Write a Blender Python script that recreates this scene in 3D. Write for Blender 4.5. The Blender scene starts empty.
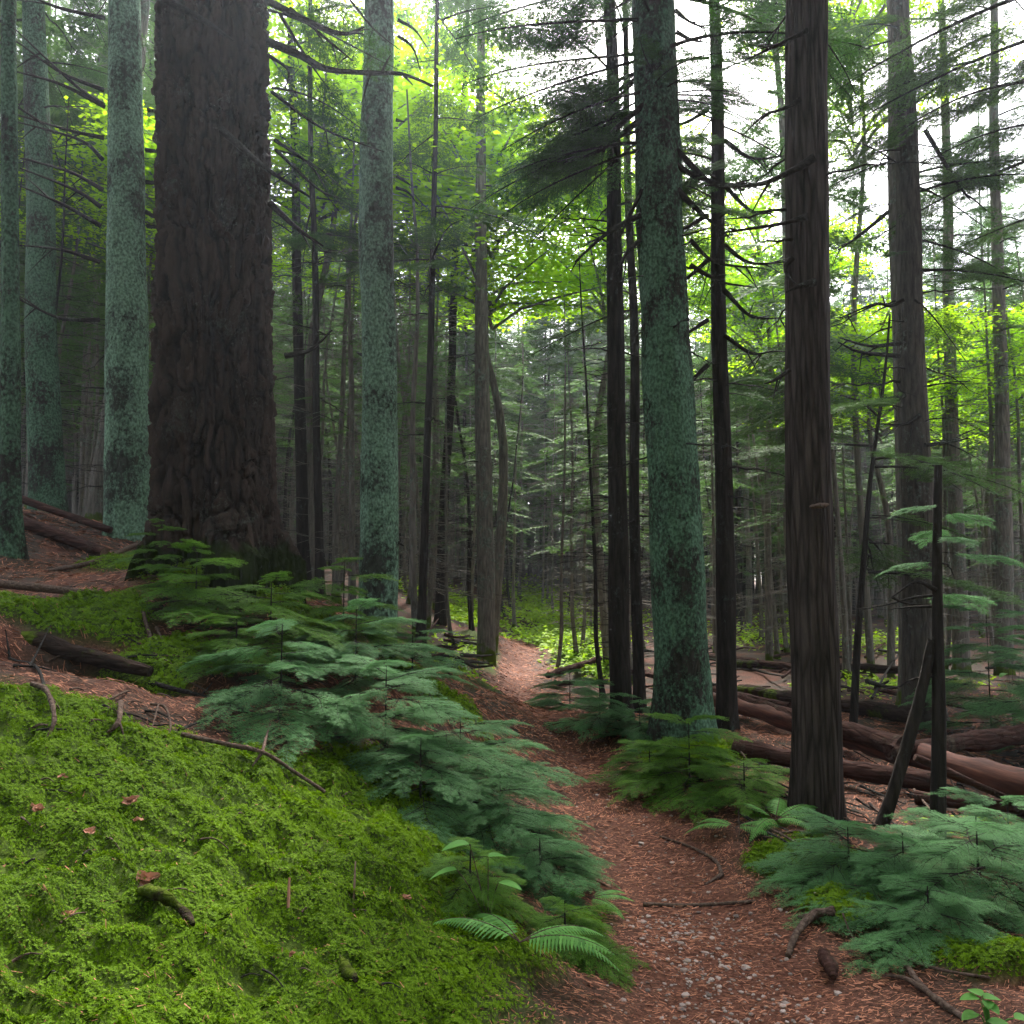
import bpy, math
import numpy as np
from mathutils import Vector, Matrix, Euler
sc = bpy.context.scene
COL = sc.collection
PI = math.pi
# ------------------------------------------------------------------ camera
FPX, HOR, CAMZ = 800.0, 575.0, 1.6
PITCH = math.atan((HOR - 512) / FPX)
cd = bpy.data.cameras.new('camera'); cam = bpy.data.objects.new('camera', cd); COL.objects.link(cam)
cam.location = (0, 0, CAMZ); cam.rotation_euler = (PI / 2 + PITCH, 0, 0)
cd.sensor_width = 36; cd.lens = 36 * FPX / 1024; cd.clip_start = 0.05; cd.clip_end = 2000
sc.camera = cam
# ------------------------------------------------------------------ world, sun, exposure
SUN_EL, SUN_AZ = 50.0, 6.0           # azimuth from +Y (into the picture) towards +X
w = bpy.data.worlds.new("World"); sc.world = w; w.use_nodes = True
nt = w.node_tree; bg = nt.nodes['Background']
sky = nt.nodes.new('ShaderNodeTexSky'); sky.sky_type = 'NISHITA'; sky.sun_disc = False
sky.sun_elevation = math.radians(SUN_EL); sky.sun_rotation = math.radians(SUN_AZ)
sky.air_density = 1.0; sky.dust_density = 4.0; sky.ozone_density = 1.0
hsv = nt.nodes.new('ShaderNodeHueSaturation'); hsv.inputs['Saturation'].default_value = .4
nt.links.new(sky.outputs[0], hsv.inputs['Color']); nt.links.new(hsv.outputs[0], bg.inputs[0]); bg.inputs[1].default_value = 0.13
sl = bpy.data.lights.new('sun', 'SUN'); sl.energy = 4.0; sl.angle = math.radians(11); sl.color = (1, 0.96, 0.9)
so = bpy.data.objects.new('sun', sl); COL.objects.link(so); so.location = (0, 0, 40)
sdir = Vector((math.sin(math.radians(SUN_AZ)) * math.cos(math.radians(SUN_EL)), math.cos(math.radians(SUN_AZ)) * math.cos(math.radians(SUN_EL)), math.sin(math.radians(SUN_EL))))
so.rotation_euler = sdir.to_track_quat('Z', 'Y').to_euler()
vs = sc.view_settings; vs.view_transform = 'Standard'; vs.look = 'None'; vs.exposure = 2.55; vs.gamma = 1; vs.use_curve_mapping = False
HAZE_DENSITY = 0.0012
cy = sc.cycles
cy.max_bounces = 7; cy.diffuse_bounces = 4; cy.glossy_bounces = 2; cy.transmission_bounces = 4; cy.volume_bounces = 0
cy.transparent_max_bounces = 8; cy.caustics_reflective = False; cy.caustics_refractive = False
cy.use_adaptive_sampling = True; cy.adaptive_threshold = 0.01; cy.use_denoising = True

# ------------------------------------------------------------------ helpers
FWD = np.array([0, math.cos(PITCH), math.sin(PITCH)]); UPV = np.array([0, -math.sin(PITCH), math.cos(PITCH)])
def at(px, py, Y):
    d = FWD + (px - 512) / FPX * np.array([1., 0, 0]) + (512 - py) / FPX * UPV
    return np.array([0, 0, CAMZ]) + d * (Y / d[1])
def proj(X, Y, Z):
    dep = Y * FWD[1] + (Z - CAMZ) * FWD[2]; dep = np.where(dep < .05, .05, dep)
    return 512 + FPX * X / dep, 512 - FPX * (Y * UPV[1] + (Z - CAMZ) * UPV[2]) / dep
def _h(ix, iy, iz, s):
    n = (ix.astype(np.int64) * 374761393 + iy.astype(np.int64) * 668265263 + iz.astype(np.int64) * 2147483647 + s * 1274126177) & 0xFFFFFFFF
    n = ((n ^ (n >> 13)) * 1274126177) & 0xFFFFFFFF
    n = ((n ^ (n >> 16)) * 2246822519) & 0xFFFFFFFF
    return ((n ^ (n >> 15)) & 0xFFFF) / 32767.5 - 1
def noise(x, y, z=0, s=0):
    x, y, z = np.broadcast_arrays(np.asarray(x, float), np.asarray(y, float), np.asarray(z, float))
    i, j, k = np.floor(x), np.floor(y), np.floor(z); f, g, h = x - i, y - j, z - k
    f, g, h = [t * t * t * (t * (t * 6 - 15) + 10) for t in (f, g, h)]
    L = lambda a, b, t: a + (b - a) * t
    c = lambda a, b, d: _h(i + a, j + b, k + d, s)
    return L(L(L(c(0, 0, 0), c(1, 0, 0), f), L(c(0, 1, 0), c(1, 1, 0), f), g), L(L(c(0, 0, 1), c(1, 0, 1), f), L(c(0, 1, 1), c(1, 1, 1), f), g), h)
def fbm(x, y, z=0, s=0, o=4):
    a, t = 1., 0
    for q in range(o):
        t = t + a * noise(x * 2 ** q, y * 2 ** q, z * 2 ** q, s + q); a *= .5
    return t
class MB:
    def __init__(s): s.v = []; s.f = {3: [], 4: []}; s.m = {3: [], 4: []}; s.n = 0
    def add(s, v, f, mat=0):
        v = np.asarray(v, float).reshape(-1, 3); f = np.asarray(f, np.int64)
        if len(f) == 0: return
        s.v.append(v); s.f[f.shape[1]].append(f + s.n); s.m[f.shape[1]].append(np.full(len(f), mat)); s.n += len(v)
    def addmb(s, o, M=None):
        if not o.v: return
        V = np.concatenate(o.v)
        if M is not None: V = V @ M[:3, :3].T + M[:3, 3]
        b = s.n; s.v.append(V); s.n += len(V)
        for k in (3, 4):
            for f, m in zip(o.f[k], o.m[k]): s.f[k].append(f + b); s.m[k].append(m)
        return s
    def mesh(s, name, mats, smooth=False):
        me = bpy.data.meshes.new(name); V = np.concatenate(s.v)
        T = np.concatenate(s.f[3]) if s.f[3] else np.zeros((0, 3), int); Q = np.concatenate(s.f[4]) if s.f[4] else np.zeros((0, 4), int)
        mi = np.concatenate(s.m[3] + s.m[4])
        me.vertices.add(len(V)); me.vertices.foreach_set('co', V.astype(np.float32).ravel())
        lo = np.concatenate([T.ravel(), Q.ravel()]).astype(np.int32)
        me.loops.add(len(lo)); me.loops.foreach_set('vertex_index', lo)
        st = np.concatenate([np.arange(len(T)) * 3, len(T) * 3 + np.arange(len(Q)) * 4]).astype(np.int32)
        me.polygons.add(len(st)); me.polygons.foreach_set('loop_start', st)
        for m in mats: me.materials.append(m)
        me.polygons.foreach_set('material_index', mi.astype(np.int32))
        sm = np.zeros(len(st), bool) if smooth is False else (np.ones(len(st), bool) if smooth is True else np.isin(mi, smooth))
        me.polygons.foreach_set('use_smooth', sm)
        me.update(calc_edges=True); me.validate()
        return me
def obj(name, me, parent=None):
    o = bpy.data.objects.new(name, me); COL.objects.link(o)
    if parent is not None: o.parent = parent
    return o
def tag(o, label=None, cat=None, group=None, kind=None):
    for k, v in (('label', label), ('category', cat), ('group', group), ('kind', kind)):
        if v: o[k] = v
    return o
def empty(name, loc, label, cat, group=None, rz=0):
    o = bpy.data.objects.new(name, None); COL.objects.link(o); o.location = loc; o.rotation_euler = (0, 0, rz); o.empty_display_size = .1
    return tag(o, label, cat, group)
def tube(P, R, n=6, amp=0, seed=0, fr=6.):
    P = np.asarray(P, float); R = np.broadcast_to(np.asarray(R, float), (len(P),))
    T = np.gradient(P, axis=0); T /= np.linalg.norm(T, axis=1)[:, None] + 1e-9
    up = np.array([0, 0, 1.]) if abs(T[0][2]) < .9 else np.array([1., 0, 0])
    A = np.cross(T[0], up); A /= np.linalg.norm(A); V = []
    a = np.arange(n) * 2 * PI / n
    for i in range(len(P)):
        A = A - T[i] * (A @ T[i]); A /= np.linalg.norm(A) + 1e-9; B = np.cross(T[i], A)
        V.append(P[i] + R[i] * (np.cos(a)[:, None] * A + np.sin(a)[:, None] * B))
    V = np.array(V)
    if amp:
        C = P[:, None, :]; k = 1 + amp * fbm(V[..., 0] * fr, V[..., 1] * fr, V[..., 2] * fr, seed, 3); V = C + (V - C) * k[..., None]
    V = V.reshape(-1, 3); m = len(P)
    i, j = np.meshgrid(np.arange(m - 1), np.arange(n), indexing='ij'); j2 = (j + 1) % n
    Fq = np.stack([i * n + j, i * n + j2, (i + 1) * n + j2, (i + 1) * n + j], -1).reshape(-1, 4)
    return V, Fq
def capped(mb, P, R, n=12, amp=0, seed=0, mat=0, cap=None, fr=6.):
    V, Fq = tube(P, R, n, amp, seed, fr); mb.add(V, Fq, mat); cm = mat if cap is None else cap
    for base, flip in ((0, 1), ((len(P) - 1) * n, 0)):
        r = V[base:base + n]; c = r.mean(0); f = [[(k + 1) % n, k, n] if flip else [k, (k + 1) % n, n] for k in range(n)]
        mb.add(np.vstack([r, c]), f, cm)
def smoothpath(P, n=14):
    P = np.asarray(P, float)
    if len(P) == 2: t = np.linspace(0, 1, n)[:, None]; return P[0] * (1 - t) + P[1] * t
    Q = np.vstack([2 * P[0] - P[1], P, 2 * P[-1] - P[-2]]); out = []
    for u in np.linspace(0, len(P) - 1 - 1e-6, n):
        i = int(u); t = u - i; a, b, c, d = Q[i:i + 4]
        out.append(.5 * (2 * b + (c - a) * t + (2 * a - 5 * b + 4 * c - d) * t * t + (3 * b - a - 3 * c + d) * t ** 3))
    return np.array(out)

# ------------------------------------------------------------------ materials
def node(nt, t, **kw):
    n = nt.nodes.new(t)
    for k, v in kw.items():
        if k[0] == 'i' and k[1:].isdigit(): n.inputs[int(k[1:])].default_value = v
        elif k in n.inputs.keys(): n.inputs[k].default_value = v
        else: setattr(n, k, v)
    return n
def mat(name):
    m = bpy.data.materials.new(name); m.use_nodes = True; nt = m.node_tree; b = nt.nodes['Principled BSDF']
    b.inputs['Roughness'].default_value = .85; b.inputs['Specular IOR Level'].default_value = .25
    return m, nt, b, nt.links.new
def ramp(nt, stops, interp='LINEAR'):
    r = nt.nodes.new('ShaderNodeValToRGB'); e = r.color_ramp.elements; r.color_ramp.interpolation = interp
    while len(e) < len(stops): e.new(.5)
    for q, (p, c) in zip(e, stops): q.position = p; q.color = (*c, 1) if len(c) == 3 else c
    return r
def g(v): return (v, v, v)
def coords(nt, scale):
    tc = nt.nodes.new('ShaderNodeTexCoord'); mp = nt.nodes.new('ShaderNodeMapping'); mp.inputs['Scale'].default_value = scale
    nt.links.new(tc.outputs['Object'], mp.inputs[0]); return mp.outputs[0]
def mix(nt, fac, a, b):
    x = nt.nodes.new('ShaderNodeMix'); x.data_type = 'RGBA'
    for s, v in ((0, fac), (6, a), (7, b)):
        if hasattr(v, 'default_value'): nt.links.new(v, x.inputs[s])
        else: x.inputs[s].default_value = v if s == 0 else (*v, 1)
    return x.outputs[2]
def bark(name, dark, light, fs=(26, 26, 5), lichen=None, lamt=.5, lscale=20, bump=.6, moss=None, moss_h=.5, crack=.3, plate=None):
    m, nt, b, L = mat(name)
    v = coords(nt, fs); n1 = node(nt, 'ShaderNodeTexNoise', Scale=1., Detail=6., Roughness=.65); L(v, n1.inputs['Vector'])
    vo = node(nt, 'ShaderNodeTexVoronoi', Scale=.8); vo.feature = 'DISTANCE_TO_EDGE'; L(v, vo.inputs['Vector'])
    r1 = ramp(nt, [(.25, dark), (.5, tuple(.5 * (a + c) for a, c in zip(dark, light))), (.75, light)]); L(n1.outputs['Fac'], r1.inputs[0])
    rv = ramp(nt, [(.0, g(.25)), (.22, g(1))]); L(vo.outputs['Distance'], rv.inputs[0])
    mm = node(nt, 'ShaderNodeMix'); mm.data_type = 'RGBA'; mm.blend_type = 'MULTIPLY'; mm.inputs[0].default_value = crack
    L(r1.outputs[0], mm.inputs[6]); L(rv.outputs[0], mm.inputs[7]); col = mm.outputs[2]
    hs = node(nt, 'ShaderNodeMath', operation='MULTIPLY'); L(n1.outputs['Fac'], hs.inputs[0]); L(rv.outputs[0], hs.inputs[1]); height = hs.outputs[0]
    if plate:
        pa = nt.nodes.new('ShaderNodeAttribute'); pa.attribute_name = 'plate'; pr = ramp(nt, [(.15, g(0)), (.75, g(1))]); L(pa.outputs['Fac'], pr.inputs[0])
        pc = mix(nt, n1.outputs['Fac'], tuple(c * .35 for c in plate), tuple(c * 1.5 for c in plate)); col = mix(nt, pr.outputs[0], col, pc)
    if lichen:
        v2 = coords(nt, (1, 1, .75)); nl = node(nt, 'ShaderNodeTexNoise', Scale=lscale, Detail=7., Roughness=.75); L(v2, nl.inputs['Vector'])
        nb = node(nt, 'ShaderNodeTexNoise', Scale=2.4, Detail=3.); L(v2, nb.inputs['Vector'])
        ad = node(nt, 'ShaderNodeMath', operation='MULTIPLY_ADD'); L(nb.outputs['Fac'], ad.inputs[0]); ad.inputs[1].default_value = .85; L(nl.outputs['Fac'], ad.inputs[2])
        t = 1.27 - lamt * .6
        rl = ramp(nt, [(max(t - .07, 0) / 2, g(0)), (min(t + .06, 2) / 2, g(1))]); hf = node(nt, 'ShaderNodeMath', operation='MULTIPLY', i1=.5); L(ad.outputs[0], hf.inputs[0]); L(hf.outputs[0], rl.inputs[0])
        nc = node(nt, 'ShaderNodeTexNoise', Scale=lscale * 1.7, Detail=3.); L(v2, nc.inputs['Vector'])
        rc = ramp(nt, [(.35, tuple(c * .4 for c in lichen)), (.65, tuple(c * 1.15 for c in lichen))]); L(nc.outputs['Fac'], rc.inputs[0])
        col = mix(nt, rl.outputs[0], col, rc.outputs[0])
        a2 = node(nt, 'ShaderNodeMath', operation='MULTIPLY_ADD'); L(rl.outputs[0], a2.inputs[0]); a2.inputs[1].default_value = .5; L(height, a2.inputs[2]); height = a2.outputs[0]
    if moss:
        tc = nt.nodes.new('ShaderNodeTexCoord'); sp = nt.nodes.new('ShaderNodeSeparateXYZ'); L(tc.outputs['Object'], sp.inputs[0])
        mr = node(nt, 'ShaderNodeMapRange'); L(sp.outputs[2], mr.inputs[0]); mr.inputs[1].default_value = moss_h; mr.inputs[2].default_value = -.05; mr.inputs[3].default_value = -.25; mr.inputs[4].default_value = .55
        nm = node(nt, 'ShaderNodeTexNoise', Scale=7., Detail=5.); L(tc.outputs['Object'], nm.inputs['Vector'])
        am = node(nt, 'ShaderNodeMath', operation='ADD'); L(mr.outputs[0], am.inputs[0]); L(nm.outputs['Fac'], am.inputs[1])
        rm = ramp(nt, [(.6, g(0)), (.75, g(1))]); L(am.outputs[0], rm.inputs[0]); col = mix(nt, rm.outputs[0], col, moss)
    L(col, b.inputs['Base Color'])
    bp = node(nt, 'ShaderNodeBump', Strength=bump, Distance=.02); L(height, bp.inputs['Height']); L(bp.outputs[0], b.inputs['Normal'])
    b.inputs['Roughness'].default_value = .95; b.inputs['Specular IOR Level'].default_value = .05
    return m
def leafmat(name, c1, c2, trans=.4, rough=.6, spec=.15, nscale=1.2):
    m, nt, b, L = mat(name)
    ge = nt.nodes.new('ShaderNodeNewGeometry'); v = coords(nt, (1, 1, 1)); n1 = node(nt, 'ShaderNodeTexNoise', Scale=nscale, Detail=2.); L(v, n1.inputs['Vector'])
    oi = nt.nodes.new('ShaderNodeObjectInfo')
    a = node(nt, 'ShaderNodeMath', operation='MULTIPLY_ADD'); L(ge.outputs['Random Per Island'], a.inputs[0]); a.inputs[1].default_value = .55; L(n1.outputs['Fac'], a.inputs[2])
    a2 = node(nt, 'ShaderNodeMath', operation='MULTIPLY_ADD'); L(oi.outputs['Random'], a2.inputs[0]); a2.inputs[1].default_value = .3; L(a.outputs[0], a2.inputs[2])
    r = ramp(nt, [(.45, c1), (1.0, c2)]); L(a2.outputs[0], r.inputs[0]); L(r.outputs[0], b.inputs['Base Color'])
    b.inputs['Roughness'].default_value = rough; b.inputs['Specular IOR Level'].default_value = spec
    if trans:
        tr = nt.nodes.new('ShaderNodeBsdfTranslucent'); mx = node(nt, 'ShaderNodeMixShader'); mx.inputs[0].default_value = trans
        L(r.outputs[0], tr.inputs[0]); L(b.outputs[0], mx.inputs[1]); L(tr.outputs[0], mx.inputs[2]); L(mx.outputs[0], nt.nodes['Material Output'].inputs[0])
    return m
LICH = (.155, .25, .17)
B = dict(
    lichen=bark('bark_grey_green_lichen', (.018, .02, .016), (.07, .075, .06), (22, 22, 9), LICH, .66, 26, .9),
    lichen_dark=bark('bark_mixed_lichen', (.014, .013, .011), (.06, .055, .045), (22, 22, 7), (.085, .152, .095), .66, 27, .9),
    giant=bark('bark_old_furrowed', (.005, .0035, .003), (.048, .031, .024), (16, 16, 3.), (.10, .10, .08), .27, 30, 1.0, (.012, .018, .003), .3, .9, (.042, .028, .021)),
    cedar=bark('bark_red_brown_fibrous', (.011, .0085, .0075), (.088, .068, .058), (30, 30, 2.6), None, 0, 20, 1.0, None, .5, .7),
    brown_grey=bark('bark_grey_brown', (.022, .018, .015), (.12, .10, .085), (24, 24, 4), (.13, .15, .12), .3, 22, .9),
    dark=bark('bark_dark_scaly', (.009, .0075, .0065), (.046, .037, .031), (26, 26, 3.5), (.07, .085, .07), .25, 22, .8),
    grey=bark('bark_pale_grey', (.055, .047, .04), (.23, .20, .17), (28, 28, 4), (.17, .2, .16), .4, 18, .6, (.06, .085, .01), .45),
    rotten=bark('rotten_mossy_wood', (.008, .006, .005), (.055, .035, .027), (6, 30, 30), (.06, .085, .008), .42, 9, .8),
    dead=bark('bark_dead_limb', (.012, .010, .009), (.05, .043, .038), (40, 40, 40), (.09, .1, .085), .3, 30, .5),
    root=bark('root_brown', (.035, .022, .017), (.16, .11, .085), (40, 40, 40), None, 0, 20, .5),
)
def woodmat(name, dark, light, s):
    m, nt, b, L = mat(name); v = coords(nt, s)
    n1 = node(nt, 'ShaderNodeTexNoise', Scale=1., Detail=5., Roughness=.6); L(v, n1.inputs['Vector'])
    r1 = ramp(nt, [(.3, dark), (.7, light)]); L(n1.outputs['Fac'], r1.inputs[0]); L(r1.outputs[0], b.inputs['Base Color'])
    bp = node(nt, 'ShaderNodeBump', Strength=.5, Distance=.01); L(n1.outputs['Fac'], bp.inputs['Height']); L(bp.outputs[0], b.inputs['Normal']); return m
B['log'] = bark('bark_fallen_brown', (.011, .006, .005), (.085, .042, .033), (5, 24, 24), (.075, .055, .04), .3, 14, .9)
M_redwood = woodmat('stripped_red_log', (.022, .008, .006), (.135, .048, .029), (2.5, 30, 30))
M_wood = woodmat('broken_wood', (.06, .035, .025), (.22, .14, .09), (20, 20, 20))
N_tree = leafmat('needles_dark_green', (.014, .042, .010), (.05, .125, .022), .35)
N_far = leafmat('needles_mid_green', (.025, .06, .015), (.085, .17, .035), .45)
N_blue = leafmat('needles_blue_green', (.04, .112, .038), (.135, .30, .105), .4)
N_green = leafmat('needles_fresh_green', (.032, .095, .008), (.12, .26, .022), .42)
L_lime = leafmat('broadleaf_lime', (.17, .37, .004), (.32, .54, .010), .72)
L_under = leafmat('undergrowth_leaf', (.13, .26, .006), (.28, .44, .015), .5)
L_fern = leafmat('fern_leaf', (.05, .16, .03), (.14, .34, .07), .45)
L_moss = leafmat('moss_leaf', (.026, .066, .002), (.13, .23, .004), .38, .7, .1, 1.8)
M_needle = leafmat('fallen_needles', (.055, .018, .009), (.43, .18, .105), 0, .8, .15, 1.5)
M_bits = leafmat('dry_leaf_bits', (.04, .018, .01), (.26, .13, .08), 0, .8, .15, 2.)
M_stone = leafmat('pale_pebble', (.08, .058, .05), (.32, .25, .22), 0, .7, .2, 1.5)
M_brown = leafmat('dead_leaf', (.16, .06, .03), (.4, .2, .13), .1, .8, .15)

# ------------------------------------------------------------------ ground: one sheet through measured points
CP = [  # px, py, Y of a point on the ground
 (765, 1024, 2.85), (688, 900, 3.94), (630, 800, 5.7), (580, 750, 7.3), (518, 700, 10.2), (515, 665, 14.2), (530, 645, 18.3),
 (575, 960, 3.35), (585, 880, 4.25), (560, 800, 5.8),
 (215, 566, 6.5), (127, 530, 9), (12, 555, 7), (0, 690, 3.7), (0, 1024, 1.95), (250, 760, 3.9), (400, 900, 3.2), (470, 1024, 2.6), (100, 650, 4.8),
 (50, 590, 6), (377, 642, 7.6), (450, 705, 6.6), (300, 700, 4.9), (487, 664, 13), (422, 645, 11), (440, 612, 16), (300, 560, 18), (60, 520, 18),
 (687, 745, 7.3), (815, 818, 5.3), (937, 835, 5.0), (950, 770, 7), (1000, 690, 11), (1020, 1000, 2.95), (1000, 880, 4.1), (750, 640, 20), (950, 640, 20), (622, 720, 8.3), (790, 870, 4.5),
 (560, 612, 26)]
P0 = np.array([at(*c) for c in CP])
EX = np.array([(-60, 0, 6), (-60, 60, 7), (-60, 140, 6), (0, 140, 1.), (60, 140, .5), (60, 60, .2), (60, 0, -.2), (0, -12, -.2), (-12, -12, 2.5), (40, -12, -.3), (0, 60, .2), (-15, 40, 3.2), (20, 40, .1), (-6, 0, 2.2), (3, 0, .05), (0.4, 1.0, .05), (8, 8, -.15), (-40, 20, 5.5), (-9, 5, 3.0)], float)
CPW = np.vstack([P0, EX]); S = np.log1p
def _k(a, b):
    r2 = ((a[:, None, :2] - b[None, :, :2]) ** 2).sum(-1); return np.sqrt(r2 + .25)
_n = len(CPW); _A = np.zeros((_n + 3, _n + 3)); _A[:_n, :_n] = _k(CPW, CPW) - np.eye(_n) * .02
_A[:_n, _n] = 1; _A[:_n, _n + 1:] = CPW[:, :2]; _A[_n:, :_n] = _A[:_n, _n:].T
_W = np.linalg.solve(_A, np.concatenate([CPW[:, 2], np.zeros(3)]))
def base_h(X, Y):
    sh = np.shape(X); p = np.stack([np.ravel(X), np.ravel(Y)], 1); out = np.empty(len(p))
    for i in range(0, len(p), 20000):
        q = p[i:i + 20000]; out[i:i + 20000] = _k(q, CPW) @ _W[:_n] + _W[_n] + q @ _W[_n + 1:]
    return out.reshape(sh)
TRAIL = np.array([(.95, -2), (.93, 1.5), (.9, 2.85), (.87, 3.94), (.84, 5.7), (.62, 7.3), (.08, 10.2), (.05, 14.2), (.4, 18.3), (1.2, 20), (3.4, 22), (9, 26), (30, 40)])
def trail_d(X, Y):
    return (X - np.interp(Y, TRAIL[:, 1], TRAIL[:, 0])) / np.interp(Y, [1, 2.85, 3.94, 5.7, 10, 30], [.62, .6, .48, .44, .34, .34])
def inpoly(px, py, poly):
    c = np.zeros(np.shape(px), bool); poly = np.asarray(poly, float)
    for (x1, y1), (x2, y2) in zip(poly, np.roll(poly, -1, 0)):
        if y1 != y2: c ^= ((y1 > py) != (y2 > py)) & (px < (x2 - x1) * (py - y1) / (y2 - y1) + x1)
    return c
MOSSP = [at(p, q, y)[:2] for p, q, y in [(-700, 700, 3.4), (-100, 690, 3.7), (40, 684, 3.8), (110, 720, 3.7), (190, 735, 3.75), (300, 742, 4.0), (370, 745, 4.6), (440, 800, 4.5), (500, 880, 4.0), (540, 950, 3.4), (545, 1024, 2.75), (600, 1500, 1.2), (300, 3000, .4), (-3000, 1500, .5)]]
MOSSE = [(70, 615, 5.2, .55, .35), (165, 630, 4.9, .35, .3), (500, 668, 12, .45, .7), (800, 862, 4.6, .3, .35), (830, 905, 3.9, .3, .25), (250, 570, 6.2, .9, .5), (150, 540, 7, .5, .5), (610, 925, 3.7, .12, .2), (480, 655, 13, .5, .6), (700, 765, 6.8, .6, .4), (980, 960, 3.3, .4, .25), (430, 690, 6.7, .5, .5), (370, 770, 4.3, .45, .35), (470, 684, 9.5, .45, 1.2), (478, 655, 14, .6, 1.5), (585, 652, 15.5, .8, 1.5), (440, 650, 11.5, .6, .8)]
MOSSE = [(*at(p, q, y)[:2], a, b) for p, q, y, a, b in MOSSE]
def moss_mask(X, Y):
    wx = X + .17 * fbm(X * 2.2, Y * 2.2, 0, 31, 3); wy = Y + .17 * fbm(X * 2.2, Y * 2.2, 5, 37, 3)
    m = sum(inpoly(wx + .13 * math.cos(a), wy + .13 * math.sin(a), MOSSP) for a in np.arange(8) * PI / 4) / 8.
    for cx, cyy, a, b in MOSSE: m = np.maximum(m, np.clip(1.6 - 1.5 * (((wx - cx) / a) ** 2 + ((wy - cyy) / b) ** 2), 0, 1))
    return np.clip(m, 0, 1) * np.clip((np.abs(trail_d(X, Y)) - .75) / .35, 0, 1)
HOL = at(80, 668, 4.5)
def ground(X, Y, detail=True):
    X = np.asarray(X, float); Y = np.asarray(Y, float); z = base_h(X, Y); d = np.abs(trail_d(X, Y))
    off = np.clip(d - .7, 0, 1.5) / 1.5
    z = z - .05 * np.exp(-d * d * 1.2)
    z = z - .42 * np.exp(-(((X - HOL[0]) / .5) ** 2 + ((Y - HOL[1]) / .17) ** 2))
    far = np.clip(np.hypot(X, Y) / 12, .3, 2.5)
    z = z + off * .05 * far * fbm(X * .8, Y * .8, 0, 3, 4) + (.012 + .02 * off) * fbm(X * 3.5, Y * 3.5, 0, 9, 3)
    if detail:
        mm = moss_mask(X, Y) * np.clip((d - .55) / .9, 0, 1) ** .7; z = z + mm * (.0 + .06 * (1 - np.abs(noise(X * 4.2, Y * 4.2, 0, 55))) ** 1.5 + .045 * (1 - np.abs(fbm(X * 9, Y * 9, 0, 57, 2))) + .012 * noise(X * 26, Y * 26, 0, 59))
    return z
def gz(x, y): return float(ground(np.array([x]), np.array([y]))[0])
def gp(px, py, Y):
    p = at(px, py, Y); return np.array([p[0], p[1], gz(p[0], p[1])])
def ghit(px, py):        # point of the ground seen at a pixel
    Ys = np.geomspace(1.2, 60, 400); P = np.array([at(px, py, y) for y in Ys]); h = ground(P[:, 0], P[:, 1]) - P[:, 2]
    i = np.argmax(h > 0); y = np.interp(0, [h[i - 1], h[i]], [Ys[i - 1], Ys[i]]) if i > 0 else Ys[0]; p = at(px, py, y); return np.array([p[0], p[1], gz(p[0], p[1])])
def mat_ground():
    m, nt, b, L = mat('forest_floor')
    def attr(n): a = nt.nodes.new('ShaderNodeAttribute'); a.attribute_name = n; return a.outputs['Fac']
    v = coords(nt, (1, 1, 1))
    n1 = node(nt, 'ShaderNodeTexNoise', Scale=55., Detail=6., Roughness=.7); L(v, n1.inputs['Vector'])
    n2 = node(nt, 'ShaderNodeTexNoise', Scale=2.2, Detail=5.); L(v, n2.inputs['Vector'])
    r1 = ramp(nt, [(.3, (.022, .008, .005)), (.5, (.085, .031, .018)), (.72, (.18, .078, .05))]); L(n1.outputs['Fac'], r1.inputs[0])
    r2 = ramp(nt, [(.3, (.018, .013, .008)), (.7, (.055, .037, .025))]); L(n1.outputs['Fac'], r2.inputs[0])
    rr = ramp(nt, [(.38, g(0)), (.55, g(1))]); L(n2.outputs['Fac'], rr.inputs[0])
    c = mix(nt, rr.outputs[0], r1.outputs[0], r2.outputs[0]); c = mix(nt, attr('trail'), c, r1.outputs[0])
    r3 = ramp(nt, [(.3, (.012, .026, .001)), (.7, (.06, .095, .004))]); L(n1.outputs['Fac'], r3.inputs[0]); c = mix(nt, attr('moss'), c, r3.outputs[0])
    L(c, b.inputs['Base Color']); bp = node(nt, 'ShaderNodeBump', Strength=.7, Distance=.012); L(n1.outputs['Fac'], bp.inputs['Height']); L(bp.outputs[0], b.inputs['Normal'])
    b.inputs['Roughness'].default_value = .9; b.inputs['Specular IOR Level'].default_value = .15
    return m
def build_ground():
    ys = [-10.]
    while ys[-1] < 130:
        y = ys[-1]; ys.append(y + (.035 if 1 < y < 6 else .6 if y < 1 and y < .4 else .12 if y < 1 else .035 + (y - 6) * .035))
    ys = np.array(ys); u = np.linspace(-1, 1, 300); xs = 2.9 * u + 110 * np.sign(u) * np.abs(u) ** 7
    X, Y = np.meshgrid(xs, ys); Z = ground(X, Y); mb = MB(); m, n = X.shape
    i, j = np.meshgrid(np.arange(m - 1), np.arange(n - 1), indexing='ij')
    mb.add(np.stack([X, Y, Z], -1), np.stack([i * n + j, i * n + j + 1, (i + 1) * n + j + 1, (i + 1) * n + j], -1).reshape(-1, 4))
    me = mb.mesh('ground', [mat_ground()], True)
    for nm, v in (('moss', moss_mask(X, Y)), ('trail', np.clip(1.4 - np.abs(trail_d(X, Y)), 0, 1) * (Y < 21))):
        a = me.attributes.new(nm, 'FLOAT', 'POINT'); a.data.foreach_set('value', v.ravel().astype(np.float32))
    tag(obj('ground', me), kind='structure')
build_ground()

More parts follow.
